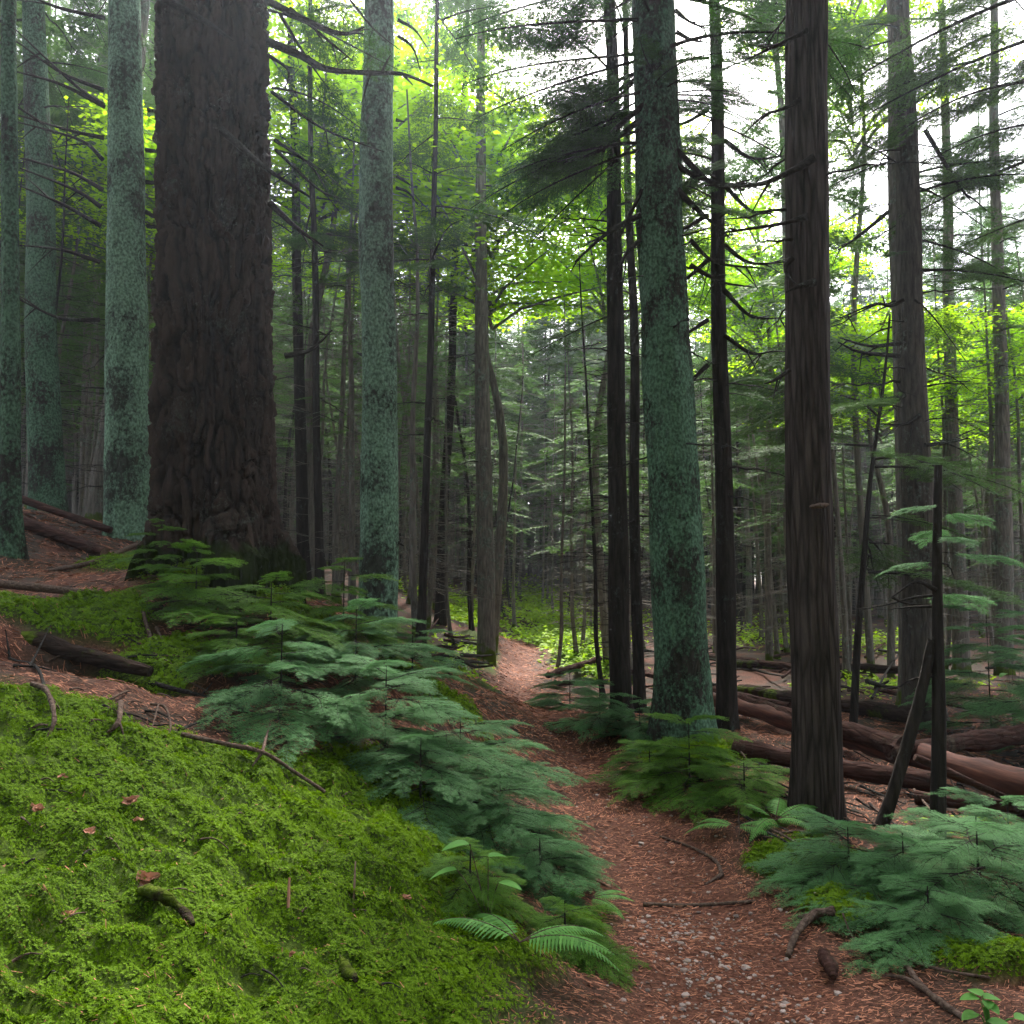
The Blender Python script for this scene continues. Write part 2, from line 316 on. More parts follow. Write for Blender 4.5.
# ------------------------------------------------------------------ foliage pieces
def needles(mb, S0, S1, up, nl, nw, dx, rng, mat=1, both=True, fwd=.6, lift=.15):
    S0, S1 = np.asarray(S0), np.asarray(S1); d = S1 - S0; l = np.linalg.norm(d, axis=1); d = d / (l[:, None] + 1e-9)
    cnt = np.maximum(1, (l / dx).astype(int)); idx = np.repeat(np.arange(len(l)), cnt); N = len(idx)
    t = rng.random(N); p = S0[idx] + (S1 - S0)[idx] * t[:, None]
    s = np.cross(d, np.array([0, 0, 1.])); s /= np.linalg.norm(s, axis=1)[:, None] + 1e-9
    for sg in (-1, 1):
        n = d[idx] * fwd + sg * s[idx] * np.sqrt(1 - fwd * fwd) + rng.normal(0, lift, (N, 3)); n /= np.linalg.norm(n, axis=1)[:, None]
        ln = nl * rng.uniform(.7, 1.15, N)[:, None]; a = d[idx] * nw * .5 + rng.normal(0, .25, (N, 3)) * nw * .5
        V = np.stack([p - a, p + a, p + n * ln], 1).reshape(-1, 3); mb.add(V, np.arange(3 * N).reshape(-1, 3), mat)
def frond(rng, L, W, pdx, nl, nw, ndx, sub=True, droop=.15, ang=52, r=.006, stem=True, up=0., sdx=None, bare=.0, jit=(.7, 1.2)):
    """a flat conifer bough along +X: main axis, paired side twigs, sub-twigs and needles"""
    mb = MB(); n = max(6, int(L / pdx)); x = np.linspace(0, L, n + 1); t = x / L
    ax = np.stack([x, L * .05 * np.sin(t * 3 + rng.uniform(0, 6)), up * x - droop * L * t * t], 1); ax[:, 1] -= ax[0, 1]
    S0 = []; S1 = []
    for k in range(n):
        if t[k] > .25 + bare: S0.append(ax[k]); S1.append(ax[k + 1])
        if t[k] < .06 + bare: continue
        for sg in (-1, 1):
            if rng.random() < .06: continue
            l = W * (min(1, .35 + t[k] * 2.5) * (1 - t[k]) ** .75 + .06) * rng.uniform(*jit); a = math.radians(ang * rng.uniform(.8, 1.15))
            T = (ax[k + 1] - ax[k]) / np.linalg.norm(ax[k + 1] - ax[k]); sd = np.array([-T[1], T[0], 0.])
            dr = T * math.cos(a) + sg * sd * math.sin(a) + np.array([0, 0, rng.normal(0, .08)])
            p = ax[k] + T * rng.uniform(0, pdx * .6); dr2 = dr + T * .35 + np.array([0, 0, -.12]); dr2 /= np.linalg.norm(dr2)
            q = p + dr * l * .5; e = q + dr2 * l * .5; S0 += [p, q]; S1 += [q, e]
            if sub:
                dd = sdx or pdx * .8
                for u in np.arange(dd, l, dd):
                    for s2 in (-1, 1):
                        b0 = p + dr * u if u < l * .5 else q + dr2 * (u - l * .5); l2 = .42 * (l - u) * rng.uniform(.7, 1.2) + nl * .5
                        a2 = math.radians(48) * s2 * rng.uniform(.8, 1.1); c, s_ = math.cos(a2), math.sin(a2); dv = dr if u < l * .5 else dr2
                        d3 = np.array([dv[0] * c - dv[1] * s_, dv[0] * s_ + dv[1] * c, dv[2] + rng.normal(0, .06)]); S0.append(b0); S1.append(b0 + d3 * l2)
    S0, S1 = np.array(S0), np.array(S1); needles(mb, S0, S1, None, nl, nw, ndx, rng)
    if stem:
        V, Fq = tube(ax, np.linspace(r, r * .25, len(ax)), 5); mb.add(V, Fq, 0)
        dv = S1 - S0; w_ = np.array([0, 0, 1.]) * r * .16; N = len(S0); sd = np.cross(dv, [0, 0, 1.]); sd = sd / (np.linalg.norm(sd, axis=1)[:, None] + 1e-9) * r * .16
        V = np.stack([S0 - sd, S0 + sd, S1 + sd * .5, S1 - sd * .5], 1).reshape(-1, 3); mb.add(V, np.arange(4 * N).reshape(-1, 4), 0)
    return mb
def rotm(az, pitch, roll=0, loc=(0, 0, 0), s=1):
    M = Matrix.Translation(loc) @ Euler((roll, -pitch, az), 'XYZ').to_matrix().to_4x4() @ Matrix.Scale(s, 4); return np.array(M)
R_ = np.random.default_rng
def spray(seed):      # a feathery sapling bough: a thin axis carrying small fronds, each with its own twigs and needles
    rng = R_(seed); fr = [frond(rng, .25, .11, .023, .018, .0019, .0052, True, .2, ang=50, r=.002, sdx=.022, jit=(.5, 1.3)) for _ in range(4)]; mb = MB(); L = .62; n = 13
    t = np.linspace(0, 1, n); P = np.stack([L * t, .03 * np.sin(t * 4 + seed), -.16 * L * t * t], 1); V, Fq = tube(P, np.linspace(.004, .001, n), 5); mb.add(V, Fq, 0)
    for k in range(2, n):
        for sg in (-1, 1):
            sc_ = (min(1, .5 + t[k] * 1.6) * (1 - t[k]) ** .6 + .28) * rng.uniform(.75, 1.3) * 1.15
            mb.addmb(fr[rng.integers(4)], rotm(sg * math.radians(rng.uniform(32, 62)) * (1 - .25 * t[k]), rng.uniform(-.12, .08), rng.normal(0, .13), P[k] + rng.normal(0, .006, 3), sc_))
    mb.addmb(fr[0], rotm(0, -.2, 0, P[-1], .8)); return mb
SAPB = [[spray(100 + i + 10 * c).mesh('sapling_bough', [B['dead'], mt]) for i in range(4)] for c, mt in enumerate((N_blue, N_green))]
TREEB = [frond(R_(200 + i), 2.0, .78, .10, .048, .007, .0125, True, .26, r=.02, sdx=.08, bare=.1).mesh('tree_bough', [B['dead'], N_tree]) for i in range(5)]
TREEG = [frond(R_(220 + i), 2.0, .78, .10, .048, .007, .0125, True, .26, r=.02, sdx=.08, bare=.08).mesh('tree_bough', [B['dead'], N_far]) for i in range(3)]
def bough(par, me, loc, az, pitch, s, roll=0):
    o = obj('bough', me, par); o.location = loc; o.rotation_euler = (roll, -pitch, az); o.scale = (s, s, s); return o

# ------------------------------------------------------------------ trees
def trunk_mb(H, r0, lean=(0, 0), flare=.12, fh=.25, nside=20, dz=.06, amp=.06, seed=0, top=.25, lobes=4, zstretch=.25, fr=5., wob=.03, zfine=2.0):
    z = np.concatenate([[-.35, -.15], np.arange(0, zfine, dz), np.geomspace(zfine, H, max(8, int((H - zfine) / (dz * 2.2))))]); th = np.arange(nside) * 2 * PI / nside
    Z, T = np.meshgrid(z, th, indexing='ij'); zz = np.maximum(Z, 0)
    R = r0 * (1 - (1 - top) * np.clip(zz / H, 0, 1))
    lob = .55 + .45 * np.cos(lobes * T + seed) + .35 * noise(np.cos(T) * 1.7, np.sin(T) * 1.7, 0, seed)
    R = R + flare * np.exp(-zz / fh) * np.clip(lob, .1, 2)
    cx, sy = np.cos(T), np.sin(T)
    R = R * (1 + amp * fbm(cx * fr * .35, sy * fr * .35, Z * fr * zstretch, seed + 3, 4))
    wx = wob * noise(z * .45, 0, 0, seed + 11) * np.clip(z, 0, 1); wy = wob * noise(z * .45, 7, 0, seed + 12) * np.clip(z, 0, 1)
    X = R * cx + (lean[0] * z / H + wx)[:, None]; Y = R * sy + (lean[1] * z / H + wy)[:, None]
    mb = MB(); m, n = X.shape; i, j = np.meshgrid(np.arange(m - 1), np.arange(n), indexing='ij'); j2 = (j + 1) % n
    mb.add(np.stack([X, Y, Z], -1), np.stack([i * n + j, i * n + j2, (i + 1) * n + j2, (i + 1) * n + j], -1).reshape(-1, 4)); return mb
class Tree: pass
def tree(name, label, cat, base, Y, top, wpx, H, bk, group=None, **kw):
    """a tree from its base pixel, distance, a second pixel its axis passes through and its width"""
    t = Tree(); b = gp(base[0], base[1], Y); t.base = b; tp = at(top[0], top[1], Y); dz = tp[2] - b[2]
    t.lean = np.array([(tp[0] - b[0]) / dz * H, kw.pop('ly', 0.)]); t.H = H; t.r = wpx / FPX * Y / 2; t.Y = Y
    t.root = empty(name, b, label, cat, group); smooth = True
    t.top = kw.get('top_f', .25); kw.pop('top_f', None)
    mb = trunk_mb(H, t.r, t.lean, top=t.top, **kw); t.trunk = obj('trunk', mb.mesh('trunk', [B[bk]], True), t.root); return t
def axis(t, z): return np.array([t.lean[0] * z / t.H, t.lean[1] * z / t.H, z])
def pbranch(t, pts, rpx, dY=-.1, tip=.25, mt='dead', n=16, twigs=0, seed=0, name='branch'):
    """a limb through measured pixels, near its tree's own distance"""
    W = np.array([at(p[0], p[1], t.Y + (p[2] if len(p) > 2 else dY)) for p in pts]) - t.base
    P = smoothpath(W, n); r = rpx / FPX * t.Y / 2; mb = MB(); V, Fq = tube(P, np.linspace(r, r * tip, n), 7, .12, seed, 9); mb.add(V, Fq)
    rg = R_(seed + 5)
    for k in range(twigs):
        i = rg.integers(n // 4, n - 1); d = P[i] - P[i - 1]; d /= np.linalg.norm(d); q = d + rg.normal(0, .7, 3); q[2] -= .25; q /= np.linalg.norm(q); l = rg.uniform(.1, .4) * t.Y / 9
        s = np.linspace(0, 1, 5)[:, None]; Q = P[i] + q * l * s + np.array([0, 0, -.15 * l]) * s * s; V, Fq = tube(Q, np.linspace(r * .4, r * .12, 5), 4); mb.add(V, Fq)
    return obj(name, mb.mesh('branch', [B[mt]], True), t.root)
def limb_mb(rg, p, az, l, r, rise=.0, droop=.3, twigs=2, n=9, sides=5):
    s = np.linspace(0, 1, n); d = np.array([math.cos(az), math.sin(az), 0]); sd = np.array([-d[1], d[0], 0]); bend = rg.normal(0, .12)
    P = p + d * (l * s)[:, None] + sd * (l * bend * s * s)[:, None]; P[:, 2] += l * (rise * s - droop * s * s + .35 * droop * s ** 4); P[1:] += rg.normal(0, .012 * l, (n - 1, 3))
    mb = MB(); V, Fq = tube(P, np.linspace(r, r * .2, n), sides); mb.add(V, Fq)
    for k in range(twigs):
        i = rg.integers(2, n - 1); a2 = az + rg.choice([-1, 1]) * rg.uniform(.4, 1.0); l2 = l * rg.uniform(.15, .4); s2 = np.linspace(0, 1, 5)[:, None]
        Q = P[i] + np.array([math.cos(a2), math.sin(a2), rg.normal(-.15, .15)]) * l2 * s2; Q[:, 2] -= .15 * l2 * s2[:, 0] ** 2; V, Fq = tube(Q, np.linspace(r * .45, r * .12, 5), 4); mb.add(V, Fq)
    return mb
def limbs(t, n, z0, z1, lmin, lmax, seed, r=.014, az=None, mt='dead', droop=.35, rise=.05):
    rg = R_(seed)
    for k in range(n):
        z = rg.uniform(z0, z1); a = rg.uniform(0, 2 * PI) if az is None else rg.uniform(*az)
        p = axis(t, z) + np.array([math.cos(a), math.sin(a), 0]) * t.r * .5
        l = rg.uniform(lmin, lmax); obj('branch', limb_mb(rg, p, a, l, r * rg.uniform(.7, 1.3), rise, droop * rg.uniform(.5, 1.5), rg.integers(1, 5)).mesh('branch', [B[mt]], True), t.root)
def boughs(t, n, z0, z1, smin, smax, seed, az=None, meshes=None, pitch=(-.25, .15)):
    rg = R_(seed); ms = meshes or TREEB
    for k in range(n):
        z = rg.uniform(z0, z1); a = rg.uniform(0, 2 * PI) if az is None else rg.uniform(*az)
        bough(t.root, ms[rg.integers(len(ms))], axis(t, z) + np.array([math.cos(a), math.sin(a), 0]) * t.r * .6, a, rg.uniform(*pitch), rg.uniform(smin, smax), rg.normal(0, .15))
D = math.radians
# --- the giant
gt = tree('giant_conifer', 'massive dark trunk with deeply furrowed plated bark and mossy flared base', 'tree', (216, 566), 6.5, (213, 100), 112, 15, 'giant', flare=.25, fh=.24, nside=300, dz=.015, zfine=7.6, amp=.0, seed=5, top_f=.75, lobes=5)
me = gt.trunk.data; co = np.empty(len(me.vertices) * 3, np.float32); me.vertices.foreach_get('co', co); co = co.reshape(-1, 3).astype(float)
ax_ = np.stack([gt.lean[0] * co[:, 2] / 15, gt.lean[1] * co[:, 2] / 15, co[:, 2]], 1); dv = co - ax_; rr = np.linalg.norm(dv[:, :2], axis=1); dv /= rr[:, None]
def cells(u, v, nu, seed):      # jittered cells: distance to the nearest border, and one random number a cell
    iu, iv = np.floor(u), np.floor(v); d1 = np.full(u.shape, 9.); d2 = d1.copy(); idn = np.zeros(u.shape)
    for a in (-1, 0, 1):
        for b in (-1, 0, 1):
            cu, cv = iu + a, iv + b; w_ = np.mod(cu, nu); z_ = w_ * 0
            x = cu + .5 + .42 * _h(w_, cv, z_, seed) - u; y = cv + .5 + .42 * _h(w_, cv, z_ + 1, seed) - v; d = np.hypot(x, y); n = _h(w_, cv, z_ + 2, seed); c = d < d1
            d2 = np.where(c, d1, np.minimum(d2, d)); idn = np.where(c, n, idn); d1 = np.where(c, d, d1)
    return d2 - d1, idn
th = np.arctan2(dv[:, 1], dv[:, 0]) / (2 * PI); z_ = co[:, 2]; an = dv * .5
wu = fbm(an[:, 0] * 3, an[:, 1] * 3, z_ * 1.3, 71, 3); wv = fbm(an[:, 0] * 4, an[:, 1] * 4, z_ * 2, 75, 3)
e1, n1 = cells(th * 30 + wu * .9, z_ * 2.1 + wv * .9, 30, 3); e2, n2 = cells(th * 70 + wu * 1.4, z_ * 8 + wv * 1.6, 70, 9)
sm = lambda x: np.clip(x, 0, 1) ** 2 * (3 - 2 * np.clip(x, 0, 1))
disp = .044 * sm(e1 / .22) * (1 + .6 * n1) + .016 * sm(e2 / .3) * (1 + .8 * n2) + .016 * fbm(an[:, 0] * 34, an[:, 1] * 34, z_ * 9, 44, 4) + .02 * fbm(an[:, 0] * 9, an[:, 1] * 9, z_ * 1.2, 46, 3) - .045
disp = disp + .035 * np.exp(-np.maximum(z_, 0) / .5) * fbm(an[:, 0] * 6, an[:, 1] * 6, z_ * 4, 90, 3)
at_ = me.attributes.new('plate', 'FLOAT', 'POINT'); at_.data.foreach_set('value', (sm(e1 / .25) * (.7 + .3 * n1) * (.45 + .55 * sm(e2 / .3))).astype(np.float32))
me.vertices.foreach_set('co', (co + dv * disp[:, None]).astype(np.float32).ravel()); me.update()
for pts, r_, k in [([(150, -8), (200, 18), (234, 41)], 9, 0), ([(222, 130), (262, 165), (310, 197)], 8, 1), ([(270, 203), (298, 229), (323, 246)], 7, 2), ([(266, 0), (318, 26), (345, 34), (364, 27)], 8, 6),
                   ([(268, 42), (300, 55), (326, 69), (370, 73), (402, 74), (433, 86)], 9, 5), ([(280, 14), (305, 55), (329, 90)], 4, 2), ([(290, 8), (330, 42), (353, 61)], 4, 2), ([(272, 92), (322, 128), (384, 152)], 4, 5),
                   ([(268, 55), (288, 70), (285, 90)], 4, 1), ([(275, 140), (310, 165), (330, 196)], 4, 2), ([(276, 150), (320, 190), (352, 200)], 4, 4), ([(350, 0), (375, 30), (400, 50)], 3, 2), ([(285, 356), (310, 350), (332, 330)], 6, 1)]:
    far = pts[0][0] > 240; pbranch(gt, [(p[0], p[1], (-.15 if far else -.62)) for p in pts], r_, twigs=k, seed=int(pts[0][0] * 7 + pts[0][1]))
for px, py, az_, pi_, s in [(272, 88, -.25, -.35, .55), (275, 150, -.3, -.42, .5), (268, 10, .1, -.2, .6)]:
    bough(gt.root, TREEB[int(px + py) % 5], at(px, py, 6.5) - gt.base, az_, pi_, s, -.75)
boughs(gt, 14, 8.5, 14, .9, 1.3, 4)
# --- lichen trunks
l3 = tree('lichen_conifer', 'pale green lichen covered trunk just beside the giant furrowed one, slope side', 'tree', (128, 530), 8.6, (126, 50), 44, 15, 'lichen', flare=.07, seed=8, nside=40, dz=.035)
for k, pts in enumerate([[(104, 90), (60, 72), (15, 40)], [(104, 105), (75, 85), (14, 28)], [(105, 107), (60, 84), (10, 70)], [(104, 138), (68, 130), (8, 112)], [(103, 160), (80, 140), (18, 122)], [(103, 190), (70, 172), (20, 158)], [(101, 207), (75, 190), (20, 168)], [(101, 226), (62, 204), (20, 186)], [(100, 262), (62, 250), (18, 245)], [(105, 18), (60, 8), (30, -4)], [(100, 320), (60, 318), (20, 300)]]):
    pbranch(l3, [(p[0], p[1], -.1 - .45 * (1 - (p[0] - 8) / 100)) for p in pts], 5, twigs=3, seed=300 + k)
for k, pts in enumerate([[(148, 110), (160, 112)], [(146, 150), (160, 152)], [(146, 182), (162, 184)], [(146, 212), (163, 221)], [(147, 226), (165, 228)]]): pbranch(l3, pts, 5, dY=0, seed=340 + k, n=6, tip=.5)
boughs(l3, 10, 9, 14, .8, 1.1, 15); limbs(l3, 8, 2, 7, .4, .9, 16, .012, (.6, 2.8))
l5 = tree('lichen_conifer', 'straight pale green lichen trunk with a dark limb crossing its upper part', 'tree', (377, 642), 7.6, (379, 20), 40, 14, 'lichen', flare=.02, fh=.2, seed=14, nside=40, dz=.035, top_f=.5, wob=.02)
for k, pts in enumerate([[(398, 20), (415, 30), (428, 49)], [(398, 36), (413, 48), (421, 73)], [(396, 120), (405, 122)], [(397, 176), (412, 186)], [(396, 188), (408, 192), (418, 205)], [(394, 540), (404, 546)], [(362, 355), (356, 352)]]): pbranch(l5, pts, 4, dY=0, seed=360 + k, n=8)
limbs(l5, 7, 6, 9, .4, .8, 21, .012); boughs(l5, 9, 8.5, 13, .7, 1.0, 22)
l9 = tree('lichen_conifer', 'stout dark trunk crusted with green lichen, spreading base beside the trail', 'tree', (686, 742), 7.3, (653, 10), 55, 14, 'lichen_dark', flare=.12, fh=.3, seed=25, nside=44, dz=.035, top_f=.6)
for k, pts in enumerate([[(676, 165), (700, 178), (745, 190)], [(676, 150), (715, 185), (750, 180)], [(677, 190), (700, 212), (730, 238)], [(640, 120), (600, 150), (560, 165)], [(640, 215), (605, 235), (575, 262)], [(650, 100), (615, 130), (600, 150), (585, 165)], [(642, 190), (625, 225), (608, 262)], [(690, 240), (715, 262), (758, 268)], [(690, 265), (722, 282), (752, 287)], [(675, 10), (690, 22), (706, 28)], [(676, 32), (692, 40), (705, 42)], [(640, 240), (625, 255), (618, 275)]]):
    pbranch(l9, [(p[0], p[1], -.12) for p in pts], 7 if k < 6 else 5, twigs=4, seed=400 + k)
for px, py, az_, pi_, s in [(650, 95, PI - .5, -.12, .62), (645, 92, PI + .25, -.22, .75), (660, 92, -.9, .02, .42), (668, 84, -.2, .1, .5), (655, 75, -2.0, .05, .4), (640, 150, PI + .1, -.28, .75), (640, 130, PI - .1, -.2, .85), (650, 90, -1.2, .1, .35), (640, 60, PI - .2, -.05, .8), (640, 20, PI + .2, -.05, .9), (640, -20, PI, -.1, .9), (675, 100, .1, .0, .5)]:
    bough(l9.root, TREEB[int(px * 3 + py) % 5], at(px, py, 7.2) - l9.base, az_, pi_, s, .1)
boughs(l9, 14, 6.2, 13, .8, 1.2, 27); boughs(l9, 14, 5.5, 7.6, .6, 1.0, 29, (2.2, 4.4)); boughs(l9, 7, 5.6, 7.6, .35, .6, 30, (-1.2, 1.2)); limbs(l9, 9, 2, 5, .3, .7, 28, .01)
# --- red-brown trunk
c11 = tree('cedar', 'straight reddish brown trunk with stringy bark and bracket fungus', 'tree', (815, 818), 5.3, (805, 10), 46, 14, 'cedar', flare=.035, fh=.22, seed=33, nside=60, dz=.03, top_f=.75, amp=.045, lobes=6, zstretch=.08, fr=14)
for k, (pts, r_) in enumerate([([(792, 258), (786, 266), (788, 276), (796, 284)], 7), ([(815, 282), (800, 286), (786, 292)], 8), ([(815, 157), (790, 172), (755, 185), (705, 185)], 9), ([(808, 30), (780, 44), (745, 60)], 6), ([(808, 216), (780, 224), (720, 233)], 7), ([(790, 370), (775, 380), (764, 384)], 5), ([(800, 100), (785, 108), (762, 115)], 7)]):
    pbranch(c11, [(p[0], p[1], -.2 if p[0] > 795 else -.12) for p in pts], r_, twigs=2 if k not in (0, 1) else 0, seed=450 + k)
mb = MB(); V, Fq = tube(smoothpath([(-.11, 0, 0), (0, 0, .012), (.11, .03, .028)], 10), np.array([.008, .02, .026, .028, .03, .03, .028, .026, .02, .01]), 8, .15, 3, 30); mb.add(V * [.6, .8, .6], Fq)
fg = obj('bracket_fungus', mb.mesh('bracket_fungus', [B['root']], True)); fg.location = at(810, 509, 5.3) + np.array([0, -.17, 0]); fg.parent = c11.root; fg.location -= Vector(c11.base)
boughs(c11, 10, 8, 13, .8, 1.2, 36)
boughs(c11, 6, 5.2, 7.5, .35, .55, 139); limbs(c11, 8, 2.6, 6.2, .3, .9, 137, .011)
# --- other named trees
def simple(label, base, Y, top, w, H, bk, seed, nl=8, lz=(2, 7), nb=8, name='conifer', **kw):
    t = tree(name, label, 'tree', base, Y, top, w, H, bk, seed=seed, nside=kw.pop('nside', 18), dz=.07, flare=kw.pop('flare', .04), fh=.2, **kw)
    limbs(t, nl, lz[0], lz[1], .3, .45 * max(1, Y / 9) + .4, seed + 500, .011); boughs(t, int(nb * 2.2), H * .36, H * .95, .45, .95, seed + 600, meshes=TREEG if seed % 2 else TREEB); return t
simple('thin speckled trunk at the picture edge, rooted on needle slope', (12, 555), 7, (10, 60), 20, 12, 'lichen_dark', 41, 7, nb=0)
t2 = simple('dark brown trunk turning lichen green lower down, between two speckled trunks', (48, 522), 10.5, (34, 40), 34, 14, 'lichen_dark', 42, 12, (3, 9), nb=14)
simple('slim dark trunk behind the giant conifer, nearest its right flank', (306, 560), 12, (296, 250), 13, 13, 'dark', 43, 10)
simple('slim dark trunk midway between giant conifer and the straight lichen trunk', (320, 556), 11, (314, 250), 9, 12, 'dark', 44, 9)
simple('slender blackish trunk standing right beside the straight lichen trunk', (421, 645), 10.5, (430, 300), 9, 12, 'dark', 45, 9)
simple('leaning blackish trunk between straight lichen trunk and pale grey trunk', (440, 612), 15, (452, 350), 11, 14, 'dark', 46, 10)
simple('pale grey trunk with mossy foot at the left bend of the trail', (486, 662), 13, (483, 350), 19, 14, 'grey', 47, 8, (3, 9), flare=.04, nside=26)
simple('dark trunk with forked twin beside the stout lichen crusted tree', (622, 720), 8.3, (612, 180), 22, 13, 'dark', 48, 14, (3, 7))
simple('thin companion trunk tucked behind the dark trunk by the trail', (640, 690), 9.6, (632, 300), 12, 13, 'dark', 49, 10)
t10 = simple('dark trunk with many drooping dead limbs, between lichen tree and cedar', (727, 752), 8.2, (714, 20), 20, 14, 'dark', 50, 6, (2, 4))
boughs(t10, 16, 5.2, 8.5, .35, .7, 141); boughs(t10, 6, 3.4, 5.5, .25, .45, 142)
for k in range(11):
    y = 110 + k * 25 + (k % 3) * 5; sg = 1 if k % 2 else -1
    pbranch(t10, [(716 + sg * 8, y), (716 + sg * 35, y + 14 + k % 4 * 4), (716 + sg * (58 + k % 3 * 10), y + 10 + (k % 4) * 6)], 5, dY=-.05 - .1 * (k % 3), twigs=4, seed=500 + k)
t12 = simple('tall grey brown trunk, its left side paler, behind the fallen logs', (922, 700), 9.5, (902, 60), 34, 15, 'brown_grey', 51, 5, (2, 5), nside=28, flare=.08)
simple('grey lichen trunk pressed against the tall grey brown one', (910, 690), 10.2, (893, 60), 22, 15, 'grey', 52, 6, (3, 8), nb=14)
limbs(t12, 14, 2.2, 8, .5, 1.5, 151, .013)
for k, pts in enumerate([[(903, 300), (890, 306), (875, 304), (840, 318)], [(900, 343), (870, 346), (840, 338)], [(900, 356), (860, 352), (838, 342)], [(905, 395), (880, 405), (840, 395)], [(920, 415), (905, 424), (880, 424)], [(925, 445), (950, 442), (970, 438)], [(915, 478), (930, 470), (945, 462)], [(888, 212), (860, 235), (838, 250)], [(925, 130), (955, 180), (970, 200)]]): pbranch(t12, pts, 5, dY=-.25, twigs=3, seed=530 + k)
for px, py, az_, pi_, s, dy in [(1060, 30, PI - .15, -.12, 1.15, -.8), (1060, 80, PI + .1, -.15, 1.1, -.5), (1040, -10, PI - .05, -.2, 1.2, -1.2), (980, 60, PI + .1, -.15, .8, 0), (940, 70, PI, -.2, .7, 0), (905, 60, PI + .3, -.1, .5, -.2), (1080, 120, PI, -.08, 1.1, .6), (1100, 200, PI, -.1, 1.1, .8), (1090, 60, PI + .2, -.2, 1.2, 1.2), (1000, 30, PI - .3, -.2, 1., -.3), (960, 110, PI + .2, -.2, .8, .3), (1060, 150, PI - .2, -.15, 1.1, .2), (900, 150, PI + .4, -.25, .6, 0), (920, 240, .2, -.15, .8, .4), (915, 300, .5, -.2, .7, .3), (920, 270, -.3, -.1, .8, 0)]:
    bough(t12.root, TREEG[int(px + py) % 3], at(px, py, 9 + dy) - t12.base, az_, pi_, s, .1)
simple('pale slender trunk far right, bright and straight above the saplings', (1003, 640), 13, (996, 180), 17, 15, 'grey', 53, 6, (4, 9))
simple('grey trunk standing between two paler ones, right of the cedar', (960, 640), 14, (947, 200), 16, 15, 'grey', 54, 8, (4, 10))
simple('crooked thin leaning stem behind the logs, between cedar and grey trunks', (852, 694), 8.8, (876, 430), 8, 4.6, 'dark', 55, 5, (1.5, 4), 4, name='thin_tree', flare=.01, wob=.12)
t14 = simple('short black dead stem standing among the blue green saplings', (937, 833), 5.0, (942, 560), 15, 2.3, 'dark', 56, 4, (.8, 2), 0, name='dead_tree', flare=.01, top_f=.5)
pbranch(t14, [(882, 826), (900, 770), (922, 690), (932, 640)], 13, dY=.02, tip=.7, mt='dark', seed=9, name='leaning_limb', n=18)
pbranch(t14, [(936, 590), (916, 582), (892, 597)], 5, dY=-.02, seed=10); pbranch(t14, [(892, 597), (905, 603), (930, 605)], 3, dY=-.02, seed=11)
for az_, z, s in ((.2, 2.0, .38), (1.4, 1.9, .4), (PI, 2.05, .35), (-.5, 1.75, .5), (2.4, 1.7, .4), (-1.6, 1.85, .35), (.6, 1.5, .55)): bough(t14.root, SAPB[0][0], axis(t14, z), az_, -.05, s * 1.3, 0)

# --- background stand
def crown_mb(rg, H, z0, lmax, dens):
    mb = MB(); fr = [frond(rg, 1.5, .72, .12, .12, .030, .028, False, .25, r=.012, stem=False) for _ in range(5)]
    z = z0
    while z < H - .3:
        k = rg.integers(3, 6)
        l = lmax * (1 - (z - z0) / (H - z0)) ** .55 * (.55 + .45 * min(1, (z - z0) / 2)) + .15
        for q in range(k):
            if rg.random() > dens: continue
            mb.addmb(fr[rg.integers(5)], rotm(rg.uniform(0, 2 * PI), rg.uniform(-.3, .05), rg.normal(0, .2), (0, 0, z + rg.normal(0, .1)), l / 1.5 * rg.uniform(.7, 1.2)))
        z += rg.uniform(.28, .5)
    return mb
VAR = []
for i in range(9):
    rg = R_(900 + i); H = rg.uniform(12, 17); r = rg.uniform(.06, .15); mb = trunk_mb(H, r, (rg.normal(0, .25), rg.normal(0, .25)), .05, .2, 9, .3, .06, 60 + i, .15, wob=.08)
    for k in range(42):
        z = rg.uniform(.8, 9); limb = limb_mb(rg, np.array([0, 0, z]), rg.uniform(0, 2 * PI), rg.uniform(.3, 1.4), .009, rg.uniform(-.1, .15), .3, rg.integers(0, 4), 6, 3); mb.addmb(limb)
    cm = crown_mb(rg, H, rg.uniform(3.5, 6.), rg.uniform(1.6, 2.4), .85)
    for k in range(12): cm.addmb(frond(rg, 1.2, .5, .12, .10, .024, .03, False, .2, stem=False), rotm(rg.uniform(0, 2 * PI), rg.uniform(-.2, .1), 0, (0, 0, rg.uniform(1.4, 4.5)), rg.uniform(.4, .9)))
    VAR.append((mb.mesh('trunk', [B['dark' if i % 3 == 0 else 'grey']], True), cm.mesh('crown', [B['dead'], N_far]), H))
BLP = [
        (492, 240, 14.5, 1.3, 'leafy lime green broadleaf tree glowing over the trail gap'), (440, 205, 16, 1.2, 'broadleaf tree arching pale green beside the straight lichen trunk'), (605, 245, 15, 1.1, 'lime green broadleaf tree behind the overhanging dark boughs'),
        (320, 140, 13, 1.1, 'lime green broadleaf tree between giant trunk and straight lichen trunk'), (425, 120, 22, 1.4, 'pale hazy broadleaf tree beside the straight lichen trunk'),
        (880, 380, 14, .85, 'bright broadleaf tree glimpsed between cedar and grey trunks'), (990, 390, 15, .9, 'broadleaf tree of fresh green behind the pale slender trunk'),
        (850, 40, 14, .8, 'tall broadleaf tree showing lime leaves above the cedar'), (760, 300, 16, 1.0, 'broadleaf tree half hidden behind the dead limbed dark trunk'), (165, 210, 13, 1.0, 'broadleaf tree peeping out between the giant and lichen trunk')]
BARE = []
